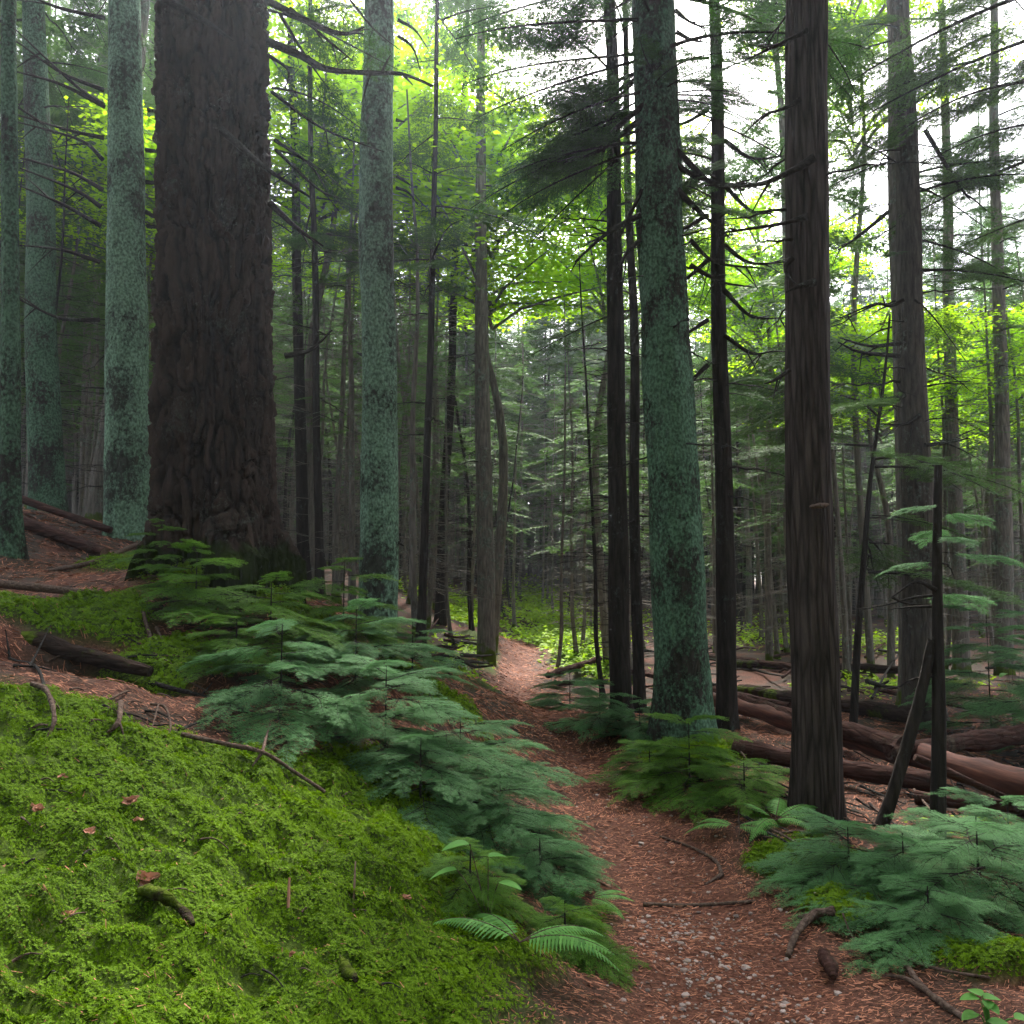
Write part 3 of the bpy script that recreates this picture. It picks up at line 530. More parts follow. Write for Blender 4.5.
for i in range(4):
    rg = R_(950 + i); H = rg.uniform(6, 9); mb = trunk_mb(H, rg.uniform(.035, .07), (rg.normal(0, .3), rg.normal(0, .3)), .03, .2, 8, .3, .06, 80 + i, .2, wob=.1); cm = MB()
    for k in range(75): mb.addmb(limb_mb(rg, np.array([0, 0, rg.uniform(.6, H * .9)]), rg.uniform(0, 2 * PI), rg.uniform(.3, 1.3), .008, rg.uniform(-.05, .1), .2, rg.integers(1, 5), 6, 3))
    fr = [frond(rg, 1.0, .4, .1, .08, .018, .035, False, .2, stem=False) for _ in range(3)]
    for k in range(24): cm.addmb(fr[k % 3], rotm(rg.uniform(0, 2 * PI), rg.uniform(-.2, .1), 0, (0, 0, H * rg.uniform(.3, .98)), rg.uniform(.5, 1.)))
    BARE.append((mb.mesh('trunk', [B['dark' if i % 4 == 0 else 'grey']], True), cm.mesh('crown', [B['dead'], N_far]), H))
rg = R_(77); pts = []
tries = 0
while len(pts) < 255 and tries < 20000:
    tries += 1
    Y = 12 + 40 * rg.random() ** .85; X = rg.uniform(-.72, .72) * Y
    px = 512 + FPX * X / Y
    if Y < 20 and abs(trail_d(np.array([X]), np.array([Y]))[0]) < 2.6: continue
    if 510 < px < 572 and Y < 24: continue
    if 400 < px < 480 and Y < 20: continue
    if any((abs(px - q[0]) < 45 and Y < q[2] + 4) or (q[0] in (492, 605, 880, 320) and abs(px - q[0]) < 115 and q[2] - 1 < Y < q[2] + 12) for q in BLP if q[1] > 60): continue
    if (830 < px < 1010 or 380 < px < 575) and rg.random() < .08 or px < 400 and rg.random() < .2: continue
    if 830 < px < 1000 and Y < 17 and rg.random() < .6: continue
    if any((X - a) ** 2 + (Y - b) ** 2 < (.7 + .012 * Y) ** 2 for a, b in pts): continue
    pts.append((X, Y))
ZONES = [(-1e9, 150, 'slender conifer in the dim stand upslope, behind the speckled trunks', 'conifers in the dim stand upslope'),
         (150, 400, 'slender conifer seen between the giant trunk and the straight lichen trunk', 'conifers behind the giant trunk'),
         (400, 545, 'slender straight conifer in the stand along the trail head', 'conifers along the far trail'),
         (545, 700, 'slender conifer in the hazy stand beyond the bright green undergrowth', 'conifers beyond the undergrowth'),
         (700, 850, 'slender conifer deep behind the fallen logs, around the cedar', 'conifers deep behind the logs'),
         (850, 1e9, 'slender conifer behind the grey trunks past the logs', 'conifers behind the grey trunks')]
def bgtree(X, Y, i, rg):
    px = 512 + FPX * X / Y; z = [q for q in ZONES if q[0] <= px < q[1]][0]; tm, cm, H = VAR[i % len(VAR)]; s = rg.uniform(.8, 1.25)
    r = empty('slender_conifer', (X, Y, gz(X, Y) - .03), z[2], 'tree', z[3], rg.uniform(0, 6.28)); r.scale = (s, s, s); r.rotation_euler = (rg.normal(0, .015), rg.normal(0, .015), rg.uniform(0, 6.28))
    obj('trunk', tm, r); obj('crown', cm, r)
for i, (X, Y) in enumerate(pts): bgtree(X, Y, int(rg.integers(9)), rg)
rg = R_(78); q = []
while len(q) < 235:
    Y = 11 + 27 * rg.random(); X = rg.uniform(-.7, .7) * Y; px = 512 + FPX * X / Y
    if Y < 20 and abs(trail_d(np.array([X]), np.array([Y]))[0]) < 1.9 or any((X - a) ** 2 + (Y - b) ** 2 < .5 for a, b in pts + q) or (px > 690 and Y < 13): continue
    q.append((X, Y)); tm, cm, H = BARE[len(q) % 4]; lab = 'thin bare limbed pole conifer standing ' + ('upslope around the giant trunk' if px < 400 else 'about the bright undergrowth at the trail end' if px < 640 else 'past the cedar and log pile')
    t = empty('pole_conifer', (X, Y, gz(X, Y) - .03), lab, 'tree', lab[5:].replace('conifer', 'conifers')); s_ = rg.uniform(.8, 1.2); t.scale = (s_, s_, s_); t.rotation_euler = (rg.normal(0, .03), rg.normal(0, .03), rg.uniform(0, 6.28)); obj('trunk', tm, t); obj('crown', cm, t)
# --- distant forest: nobody could count it
mb = MB(); rg = R_(5)
for k in range(900):
    Y = 44 + 62 * rg.random() ** 1.2; X = rg.uniform(-.85, .85) * Y; H = rg.uniform(13, 21); z0 = gz(X, Y); px = 512 + FPX * X / Y
    if 490 < px < 590 or 850 < px < 1000: H *= .9
    if 500 < px < 575 and rg.random() < .6: continue
    V, Fq = tube([(X, Y, z0 - .3), (X + rg.normal(0, .3), Y, z0 + H)], [rg.uniform(.1, .22), .03], 5); mb.add(V, Fq, 2 if k % 3 else 0)
    n = 300; t = rg.random(n) ** .9; zz = z0 + H * (.1 + .9 * t); rad = 2.4 * (1 - t) ** .8 + .15; a = rg.uniform(0, 6.28, n); rr = rad * np.sqrt(rg.random(n)) ; c = np.stack([X + rr * np.cos(a), Y + rr * np.sin(a), zz], 1)
    d = np.stack([np.cos(a), np.sin(a), -.3 * np.ones(n)], 1); s_ = np.stack([-np.sin(a), np.cos(a), np.zeros(n)], 1); l = rg.uniform(.4, 1.1, n)[:, None]; wv = rg.uniform(.1, .26, n)[:, None]
    V = np.stack([c - s_ * wv, c + s_ * wv, c + d * l], 1).reshape(-1, 3); mb.add(V, np.arange(3 * n).reshape(-1, 3), 1)
for k in range(60):       # unseen trees of the same forest, added behind the viewer to block light
    a = rg.uniform(PI * 1.02, PI * 1.98); R = rg.uniform(6, 17); X, Y = R * math.cos(a) * 1.3, R * math.sin(a) * .9 + 1; H = rg.uniform(14, 19); z0 = gz(X, Y)
    if Y > -1.5 and abs(X) < 7: continue
    V, Fq = tube([(X, Y, z0 - .3), (X, Y, z0 + H)], [.18, .03], 7); mb.add(V, Fq, 0); n = 900; t = rg.random(n) ** .9; rad = 2.2 * (1 - t) ** .8 + .2; b_ = rg.uniform(0, 6.28, n); rr = rad * np.sqrt(rg.random(n)); c = np.stack([X + rr * np.cos(b_), Y + rr * np.sin(b_), z0 + H * (.2 + .8 * t)], 1)
    d = np.stack([np.cos(b_), np.sin(b_), -.3 * np.ones(n)], 1); s_ = np.stack([-np.sin(b_), np.cos(b_), np.zeros(n)], 1); l = rg.uniform(.3, .7, n)[:, None]; wv = rg.uniform(.06, .14, n)[:, None]; V = np.stack([c - s_ * wv, c + s_ * wv, c + d * l], 1).reshape(-1, 3); mb.add(V, np.arange(3 * n).reshape(-1, 3), 1)
for k in range(1300):
    Y = 40 + 50 * rg.random(); X = rg.uniform(-.8, .8) * Y; z0 = gz(X, Y); V, Fq = tube([(X, Y, z0 - .3), (X + rg.normal(0, .4), Y, z0 + rg.uniform(6, 13))], [rg.uniform(.06, .15), .03], 4); mb.add(V, Fq, 2 if k % 5 else 0)
tag(obj('distant_and_unseen_forest', mb.mesh('distant_and_unseen_forest', [B['dark'], N_far, B['grey']])), 'hazy distant conifer forest filling gaps between the trunks, plus unseen light blocking trees behind', 'forest', kind='stuff')
# --- broadleaf understory
def leaf_quads(mb, c, d, up, l, w_, mat=0):
    s = np.cross(d, up); s /= np.linalg.norm(s, axis=1)[:, None] + 1e-9; n = len(c); l = np.reshape(l, (-1, 1)); w_ = np.reshape(w_, (-1, 1))
    V = np.stack([c, c + d * l * .45 + s * w_ * .5, c + d * l, c + d * l * .45 - s * w_ * .5], 1).reshape(-1, 3); mb.add(V, np.arange(4 * n).reshape(-1, 4), mat)
def broadleaf_mb(rg, H, z0, rad, nspr, nleaf):
    tr = MB(); cr = MB(); V, Fq = tube(smoothpath([(0, 0, -.2), (.15, .1, H * .4), (-.2, .1, H * .7), (.1, 0, H)], 16), np.linspace(.075, .02, 16), 8); tr.add(V, Fq)
    for k in range(nspr):
        z = rg.uniform(z0, H); a = rg.uniform(0, 6.28); l = rad * rg.uniform(.5, 1.) * (1 - .5 * max(0, (z - z0) / (H - z0)) ** 2); d = np.array([math.cos(a), math.sin(a), 0.])
        s = np.linspace(0, 1, 8); P = np.array([0, 0, z - l * .25]) + d * (l * s)[:, None]; P[:, 2] += l * .3 * np.sqrt(s); V, Fq = tube(P, np.linspace(.025, .005, 8), 4); tr.add(V, Fq)
        t = rg.random(nleaf) ** .7; i = np.minimum((t * 7).astype(int), 6); c = P[i] + (P[i + 1] - P[i]) * (t * 7 - i)[:, None]
        off = rg.normal(0, 1, (nleaf, 3)) * np.array([.34, .34, .035]) * l * .45; c = c + off
        dd = rg.normal(0, 1, (nleaf, 3)); dd[:, 2] = rg.normal(-.2, .2, nleaf); dd /= np.linalg.norm(dd, axis=1)[:, None]; up = np.array([0, 0, 1.]) + rg.normal(0, .22, (nleaf, 3))
        leaf_quads(cr, c, dd, up, rg.uniform(.055, .09, nleaf), rg.uniform(.04, .062, nleaf))
    return tr.mesh('trunk', [B['grey']], True), cr.mesh('crown', [L_lime])
BL = [broadleaf_mb(R_(40 + i), 7.6, 5.4, 2.9, 40, 470) for i in range(3)]
for i, (px, py, Y, sc_, lab) in enumerate(BLP):
    c = at(px, py, Y); x, y = c[0], c[1]; b = gz(x, y); s = max(.55, (c[2] - b) / 6.2)
    r = empty('broadleaf_tree', (x, y, b), lab, 'tree', 'broadleaf trees in the understory', i * 1.3); r.scale = (sc_ * 1.1, sc_ * 1.1, s); obj('trunk', BL[i % 3][0], r); obj('crown', BL[i % 3][1], r)

# ------------------------------------------------------------------ saplings
def sapling(px, py, Y, h, spread, kind, seed, label, nb=14, lean=(0, 0), lift=0.):
    spread *= 1.15
    rg = R_(seed); b = gp(px, py, Y); r = empty('fir_sapling', b, label, 'sapling', 'fir saplings by the trail')
    P = np.array([(lean[0] * t * t, lean[1] * t * t, h * t - .03) for t in np.linspace(0, 1, 8)]); mb = MB(); V, Fq = tube(P * [1, 1, .94], np.linspace(.009, .002, 8), 6); mb.add(V, Fq)
    obj('stem', mb.mesh('stem', [B['dead']], True), r)
    for k in range(nb):
        t = (k + .5) / nb; t = .08 + .86 * (1 - (1 - t) ** .8); i = t * 7; p = P[int(i)] + (P[min(7, int(i) + 1)] - P[int(i)]) * (i % 1)
        s = spread / .7 * (1 - .6 * t ** 1.8) * rg.uniform(.75, 1.15); a = k * 2.4 + rg.normal(0, .3)
        bough(r, SAPB[kind][rg.integers(4)], p, a, rg.uniform(-.1, .13) + .6 * t ** 5, s, rg.normal(0, .1))
    return r
SAP = [ # px, py base, Y, height, spread, kind, label
 (280, 728, 4.6, .62, .62, 0, 'blue green fir sapling on the mossy bank, topmost of the trailside row'),
 (385, 775, 4.7, .62, .62, 0, 'blue green fir sapling in the middle of the trailside row'),
 (355, 705, 5.6, .6, .6, 0, 'blue green fir sapling just below the straight lichen trunk'),
 (412, 712, 6.4, .5, .42, 0, 'low blue green fir sapling at the trail edge above the row'),
 (460, 800, 5.0, .5, .6, 0, 'wide blue green fir sapling reaching over the trail edge'),
 (500, 872, 4.35, .42, .52, 0, 'dense blue green fir sapling nearest the moss slope foot'),
 (420, 840, 4.3, .42, .45, 0, 'shaded fir sapling leaning over the moss'),
 (540, 905, 4.0, .3, .34, 0, 'small fir sapling low beside the trail'),
 (195, 625, 5.6, .52, .55, 1, 'fresh green fir sapling before the giant trunk'),
 (270, 650, 5.5, .5, .6, 1, 'fresh green fir sapling under the giant trunk, wide and low'),
 (470, 935, 3.45, .26, .3, 1, 'low green fir sapling in the moss behind the light fern'),
 (565, 950, 3.45, .22, .28, 1, 'little green fir sapling between light fern and trail'),
 (343, 650, 6.2, .72, .5, 1, 'taller green fir sapling between giant and straight lichen trunk'),
 (160, 588, 6.0, .45, .3, 1, 'small green fir sapling with upright tips by the arched root'),
 (235, 690, 5.0, .36, .45, 1, 'low green fir sapling above the mossy bank'),
 (600, 738, 7.8, .55, .55, 0, 'grey green fir sapling across the trail, before the dark trunk'),
 (570, 712, 9.2, .5, .5, 0, 'grey green fir sapling at the right trail edge, farthest of its clump'),
 (640, 745, 7.6, .42, .5, 0, 'grey green fir sapling between dark trunk and lichen tree'),
 (690, 800, 6.0, .6, .55, 1, 'vivid green fir sapling at the foot of the stout lichen tree'),
 (650, 790, 6.2, .4, .42, 1, 'low green fir sapling at the trail bend by the stout lichen tree'),
 (745, 815, 5.6, .36, .42, 1, 'green fir sapling between lichen tree and cedar'),
 (850, 900, 4.2, .36, .5, 0, 'spreading blue green fir sapling in front of the cedar'),
 (905, 905, 4.0, .36, .55, 0, 'spreading blue green fir sapling in front of the dead stem'),
 (980, 910, 3.9, .42, .6, 0, 'blue green fir sapling at the right picture edge'),
 (930, 955, 3.5, .26, .42, 0, 'low fir sapling over the curved roots'),
 (1010, 860, 4.6, .4, .5, 0, 'fir sapling behind the blue green clump by the reddish log'),
 (1040, 722, 7.5, 1.6, .6, 0, 'tall blue green fir sapling rising past the logs at picture edge'),
 (990, 700, 8.5, 1.6, .7, 0, 'tall dusky fir sapling behind the log pile'),
]
for i, a in enumerate(SAP): sapling(*a[:6], 700 + i, a[6], nb=24 if a[3] > 1 else 16)

# ------------------------------------------------------------------ logs, roots and sticks
def log(name, label, A, Bp, r0, r1, mt, cat='log', mid=None, seed=0, lift=0., amp=.06, n=28, sides=18, cap=None):
    A, Bp = np.asarray(A, float), np.asarray(Bp, float); P = smoothpath([A, *([] if mid is None else [mid]), Bp], n); P[:, 2] += lift
    d = P[-1] - P[0]; az = math.atan2(d[1], d[0]); c = P[0].copy(); Rm = np.array(Matrix.Rotation(-az, 3, 'Z')); Q = (P - c) @ Rm.T
    mb = MB(); capped(mb, Q, np.linspace(r0, r1, n), sides, amp, seed, 0, 1 if cap else None, 5); o = obj(name, mb.mesh(name, [mt] + ([cap] if cap else []), [0])); o.location = c; o.rotation_euler = (0, 0, az); return tag(o, label, cat)
def gl(px, py, Y, up): p = at(px, py, Y); return np.array([p[0], p[1], gz(p[0], p[1]) + up])
def rest(px, py, up):        # point at height up above the ground, seen at a pixel
    Ys = np.geomspace(2, 60, 500); P = np.array([at(px, py, y) for y in Ys]); h = ground(P[:, 0], P[:, 1], False) + up - P[:, 2]
    i = max(1, np.argmax(h > 0)); return at(px, py, np.interp(0, [h[i - 1], h[i]], [Ys[i - 1], Ys[i]]))
for nm_, lab, a_, b_, r0, r1, mt in [
    ('fallen_log', 'long stripped reddish log lying across the pile, largest and brightest', (690, 693, .2), (1100, 806, .2), .12, .175, M_redwood),
    ('fallen_log', 'long smooth brown log parallel above the reddish one', (640, 671, .2), (905, 748, .28), .09, .12, B['log']),
    ('fallen_log', 'dark purple brown log lying beneath the reddish one', (735, 748, .1), (945, 786, .1), .12, .11, B['log']),
    ('fallen_log', 'mossy old log behind the pile beside the grey trunks', (740, 690, .15), (915, 716, .15), .13, .14, B['rotten']),
    ('fallen_log', 'brown log end sloping into picture edge above the reddish log', (890, 752, .26), (1090, 726, .3), .09, .15, B['log']),
    ('fallen_log', 'short brown log lying low in front of the reddish one', (915, 798, .06), (1090, 814, .08), .07, .09, B['log']),
    ('fallen_pole', 'thin pale brown pole propped from the reddish log to the ground', (915, 757, .4), (1050, 818, .04), .035, .04, B['log']),
    ('fallen_pole', 'thin brown pole crossing behind the stout lichen tree', (600, 664, .1), (790, 706, .12), .06, .06, B['log']),
    ('fallen_log', 'weathered log lying beyond the pile toward the far trunks', (735, 664, .1), (905, 670, .12), .13, .12, B['rotten']),
    ('fallen_log', 'old log lying aslant on the dim floor behind the cedar', (700, 655, .1), (800, 668, .1), .11, .1, B['log']),
    ('fallen_pole', 'bare pole slanting over the floor by the grey trunks', (880, 690, .1), (990, 712, .1), .05, .04, B['log'])]:
    log(nm_, lab, rest(*a_), rest(*b_), r0 * .66, r1 * .66, mt, 'log' if nm_ == 'fallen_log' else 'pole', seed=len(lab), amp=.22, n=40)
log('fallen_log', 'short dark log heaped at right trail edge far ahead', gl(548, 676, 13.2, .05), gl(600, 655, 15, .14), .06, .05, B['log'], seed=10, amp=.3)
log('fallen_log', 'second short dark log crossing the heap at the far trail edge', gl(555, 682, 12.4, .04), gl(606, 674, 13.2, .08), .05, .035, B['log'], seed=11, amp=.3)
log('fallen_log', 'thick dark log on the needle slope behind the thin speckled trunk', gl(-40, 540, 8.2, .07), gl(105, 552, 7.6, .05), .075, .055, B['log'], seed=12, cap=M_wood)
log('fallen_log', 'slimmer dark log lying behind the thick one on the slope', gl(-40, 530, 9, .2), gl(110, 540, 8.3, .08), .05, .035, B['log'], seed=13)
log('fallen_pole', 'straight weathered grey pole lying on the mossy slope', gl(-40, 582, 5.6, .06), gl(105, 600, 5.5, .035), .035, .022, B['root'], 'pole', seed=14)
hl = log('rotten_log', 'mossy rotten log over a dark hollow in the slope', at(-60, 618, 4.95), at(150, 672, 4.6), .08, .03, B['rotten'], seed=15, amp=.3)
def ground_path(pts, up=.01, n=20):
    W = np.array([ghit(*p[:2]) + np.array([0, 0, p[2] if len(p) > 2 else up]) for p in pts]); return smoothpath(W, n)
def stick(name, label, cat, pts, r0, r1, mt, forks=(), seed=0, up=.008, n=20, prof=None, amp=.2):
    P = ground_path(pts, up, n); c = P[0].copy(); mb = MB(); capped(mb, P - c, np.linspace(r0, r1, n) * (1 if prof is None else np.sin(np.linspace(.25, 2.9, n)) ** prof), 10 if prof else 8, amp, seed, 0, None, 25)
    for f in forks: Q = ground_path(f, up, 10) - c; V, Fq = tube(Q, np.linspace(r1 * 1.1, r1 * .4, 10), 6, .15, seed, 25); mb.add(V, Fq)
    o = obj(name, mb.mesh(name, [mt], True)); o.location = c; return tag(o, label, cat)
RT, DD = B['root'], B['dead']
stick('root', 'thick arched root on the needle slope beside the giant trunk', 'root', [(50, 572), (100, 562), (140, 550, .06), (178, 556, .02)], .02, .026, RT, seed=1)
stick('fallen_branch', 'forked dead branch lying across the green moss', 'branch', [(182, 741, .03), (230, 758, .05), (262, 766, .06), (290, 780, .05), (325, 799, .03)], .011, .008, RT, [[(262, 766, .06), (252, 772, .03)], [(262, 766, .06), (270, 745, .12)]], 2)
stick('root', 'long dark root running from needle bank to the sapling row', 'root', [(150, 685), (210, 700), (260, 716), (340, 728)], .014, .008, DD, [[(200, 698), (212, 684)]], 3)
stick('root', 'pale root curving out of the bank onto the trail', 'root', [(788, 958), (797, 940, .03), (815, 926, .05), (835, 920, .04)], .014, .02, RT, [[(820, 925, .04), (798, 922, .02)]], 4)
stick('root', 'pale twisted root descending from the sapling clump', 'root', [(888, 925, .04), (895, 955, .03), (908, 975, .03), (925, 995, .02), (965, 1022, .01)], .013, .012, RT, [[(925, 995, .02), (905, 984, .02), (885, 978, .01)]], 5)
stick('root', 'thin pale root stretching toward the picture corner', 'root', [(905, 962, .02), (940, 975, .02), (990, 982, .015)], .008, .005, RT, seed=6)
stick('root', 'thin arching rootlet hanging from the sapling bank', 'root', [(843, 925, .05), (853, 945, .03), (872, 962, .01)], .005, .003, RT, seed=7)
stick('root', 'slender root curling along the trail bend', 'root', [(660, 838), (690, 848), (715, 862), (722, 876)], .008, .012, RT, [[(722, 876), (705, 886)]], 8)
stick('stick', 'straight brown stick lying across the trail', 'stick', [(643, 906), (690, 907), (755, 903)], .011, .008, RT, seed=9)
stick('stick', 'small pale stick beside the trail edge near the saplings', 'stick', [(586, 878), (600, 884), (612, 890)], .009, .006, M_wood, seed=10)
stick('stick', 'upright bleached twig poking out of the moss', 'twig', [(353, 912), (355, 889, .1)], .004, .003, M_wood, seed=11, n=5)
stick('stick', 'short rusty twig standing in the moss', 'twig', [(288, 912), (289, 896, .06)], .005, .004, M_brown, seed=12, n=5)
stick('root', 'twisted roots crossing the needle bank, nearest the rotten log', 'root', [(-10, 640), (10, 660), (35, 668), (45, 690)], .012, .007, DD, [[(10, 660), (5, 640, .06)], [(30, 668), (50, 640, .1)]], 13)
stick('root', 'gnarled rusty root poking from moss below the needle bank', 'root', [(32, 692, .03), (46, 704, .05), (54, 725, .03), (48, 738)], .014, .007, RT, [[(46, 704, .05), (60, 715, .02)]], 14)
stick('root', 'splayed rusty stub of roots at the moss edge', 'root', [(120, 716, .06), (118, 730, .03), (104, 738)], .015, .006, RT, [[(118, 728, .03), (125, 742)]], 15)
stick('root', 'curled root loop at the moss edge below the long dark root', 'root', [(150, 712, .04), (165, 720, .06), (170, 735, .02), (155, 738)], .008, .005, RT, [[(158, 715, .05), (152, 732, .02)]], 16)
stick('root', 'pair of short upright roots under the green saplings', 'root', [(143, 620, .05), (150, 640, .02), (156, 650)], .014, .01, RT, [[(156, 634, .04), (168, 650)]], 17)
stick('fallen_branch', 'bare forked branch over the logs behind the leaning limb', 'branch', [(872, 700, .02), (890, 680, .2), (908, 665, .4)], .02, .012, DD, [], 18)
rg = R_(61)
BR = 'dead twigs strewn behind the cedar'
for k in range(170):       # brash on the ground right of the trail
    px, py = rg.uniform(735, 1020), rg.uniform(745, 850); a = rg.normal(.35, .35); l = rg.uniform(15, 60)
    o = stick('dead_twig', 'thin dead twig strewn on the litter between cedar and logs', 'twig', [(px, py, rg.uniform(.01, .06)), (px + l * .5 * math.cos(a), py + l * .5 * math.sin(a), .03), (px + l * math.cos(a), py + l * math.sin(a), rg.uniform(.005, .04))], rg.uniform(.004, .012), .003, RT if k % 2 else DD, seed=k, n=7); o['group'] = BR
for k in range(70):
    px, py = (rg.uniform(640, 1000), rg.uniform(640, 700)) if k < 50 else (rg.uniform(400, 475), rg.uniform(640, 672)); a = rg.normal(.2, .5); l = rg.uniform(12, 50)
    o = stick('dead_branch', 'bare dead branch lying on the dim forest floor beyond the log pile' if k < 50 else 'bare dead branch lying between the straight lichen trunk and pale mossy footed trunk', 'branch', [(px, py, rg.uniform(.03, .15)), (px + l * .5 * math.cos(a), py + l * .5 * math.sin(a) * .6, .12), (px + l * math.cos(a), py + l * math.sin(a) * .6, rg.uniform(.03, .25))], rg.uniform(.015, .04), .01, B['log'] if k % 2 else DD, seed=k, n=7); o['group'] = 'dead branches beyond the log pile' if k < 50 else 'dead branches by the pale trunk'
for k in range(45):
    px, py = rg.uniform(0, 240), rg.uniform(550, 735); a = rg.normal(.15, .3); l = rg.uniform(12, 45)
    o = stick('dead_twig', 'thin dead twig on the needle bank above the moss', 'twig', [(px, py), (px + l * .5 * math.cos(a), py + l * .5 * math.sin(a), .02), (px + l * math.cos(a), py + l * math.sin(a), .012)], rg.uniform(.004, .009), .003, RT if k % 2 else DD, seed=k, n=7); o['group'] = 'dead twigs on the needle bank'

for k in range(26):
    px, py = rg.uniform(10, 460), rg.uniform(760, 1000); a = rg.uniform(-.6, .9); l = rg.uniform(10, 34)
    if px > 330 + (py - 760) * .6: continue
    o = stick('dead_twig', 'tiny dead twig half sunk in the green moss carpet', 'twig', [(px, py), (px + l * .5 * math.cos(a), py + l * .5 * math.sin(a), .02), (px + l * math.cos(a), py + l * math.sin(a), .014)], rg.uniform(.0025, .005), .0015, RT if k % 2 else DD, seed=k, n=6); o['group'] = 'tiny dead twigs in the moss'
# ------------------------------------------------------------------ ground cover
def near_pts(rg, n, ymin, ymax, half=.72):
    Y = ymin + (ymax - ymin) * rg.random(n) ** 1.5; return rg.uniform(-half, half, n) * Y, Y
def moss():
    rg = R_(1); n = 950000; X, Y = near_pts(rg, n, 1.3, 8); k = moss_mask(X, Y) > rg.uniform(.3, .9, n); c1 = np.abs(noise(X * 4.2, Y * 4.2, 0, 55)); c2 = np.abs(fbm(X * 9, Y * 9, 0, 57, 2)); k &= (.6 * c1 + .7 * c2 < rg.uniform(.42, 1.15, n)); X, Y, cc = X[k], Y[k], (c1 + c2)[k]
    Z = ground(X, Y); e = .02; gx = -(ground(X + e, Y) - Z) / e; gy = -(ground(X, Y + e) - Z) / e
    N = np.stack([gx, gy, np.ones_like(gx)], 1); N /= np.linalg.norm(N, axis=1)[:, None]; mb = MB(); P = np.stack([X, Y, Z], 1); sz = rg.uniform(.7, 1.4, len(X)) * np.clip(Y / 3, .8, 2)
    hgt = rg.uniform(-.002, .016, len(X)) * sz; a0 = rg.uniform(0, 6.28, len(X)); T1 = np.cross(N, [0, 1., .1]); T1 /= np.linalg.norm(T1, axis=1)[:, None]; T2 = np.cross(N, T1)
    for q in range(5):
        a = a0 + q * 1.2566 + rg.normal(0, .25, len(X)); d = T1 * np.cos(a)[:, None] + T2 * np.sin(a)[:, None] + N * rg.uniform(-.1, .55, len(X))[:, None]; d /= np.linalg.norm(d, axis=1)[:, None]
        s = np.cross(d, N); s /= np.linalg.norm(s, axis=1)[:, None] + 1e-9; l = (.0068 * sz * rg.uniform(.7, 1.3, len(X)))[:, None]; o = P + N * hgt[:, None]
        V = np.stack([o, o + d * l * .5 + s * l * .26, o + d * l, o + d * l * .5 - s * l * .26], 1).reshape(-1, 3); mb.add(V, np.arange(len(V)).reshape(-1, 4))
    tag(obj('moss', mb.mesh('moss', [L_moss])), 'thick bright green moss carpet covering the slope', 'moss', kind='stuff')
moss()
def litter():
    rg = R_(2); n = 290000; X, Y = near_pts(rg, n, 1.6, 19); mm = moss_mask(X, Y); k = (Y < 9 + 3 * rg.random(n)) | (np.abs(trail_d(X, Y)) < 2.2); k &= mm < np.where(rg.random(n) < .07, 1.1, rg.uniform(-.06, .75, n)); X, Y = X[k], Y[k]; n = len(X)
    Z = ground(X, Y) + rg.uniform(.001, .012, n); flow = .6 * noise(X * 1.2, Y * 1.2, 0, 5) ; a = rg.normal(0, .6, n) + flow * 2 + .4
    l = rg.uniform(.008, .04, n) * np.clip(Y / 4, .7, 2.2); wd = rg.uniform(.0006, .0021, n) * np.clip(Y / 4, .8, 2.5); d = np.stack([np.cos(a), np.sin(a), rg.normal(0, .12, n)], 1); s = np.stack([-np.sin(a), np.cos(a), rg.normal(0, .4, n)], 1)
    e = .05; d[:, 2] += (ground(X + np.cos(a) * e, Y + np.sin(a) * e) - ground(X, Y)) / e
    c = np.stack([X, Y, Z], 1); V = np.stack([c - s * wd[:, None] - d * l[:, None] / 2, c + s * wd[:, None] - d * l[:, None] / 2, c + s * wd[:, None] + d * l[:, None] / 2, c - s * wd[:, None] + d * l[:, None] / 2], 1).reshape(-1, 3)
    mb = MB(); mb.add(V, np.arange(4 * n).reshape(-1, 4)); m = 3500; X, Y = near_pts(rg, m, 1.8, 12); k = moss_mask(X, Y) < .3; X, Y = X[k], Y[k]; m = len(X); q = np.stack([X, Y, ground(X, Y) + rg.uniform(.004, .014, m)], 1); dd = rg.normal(0, 1, (m, 3)); dd[:, 2] *= .3; dd /= np.linalg.norm(dd, axis=1)[:, None]
    s2 = np.cross(dd, np.array([0, 0, 1.]) + rg.normal(0, .3, (m, 3))); s2 /= np.linalg.norm(s2, axis=1)[:, None]; l2 = rg.uniform(.003, .009, m)[:, None] * np.clip(Y / 4, .8, 2.)[:, None]; w2 = l2 * rg.uniform(.3, .7, m)[:, None]
    mb.add(np.stack([q - dd * l2, q + s2 * w2, q + dd * l2, q - s2 * w2], 1).reshape(-1, 3), np.arange(4 * m).reshape(-1, 4), 1); tag(obj('needle_litter', mb.mesh('needle_litter', [M_needle, M_bits])), 'reddish brown fallen needles carpeting the trail and slope', 'litter', kind='stuff')
litter()
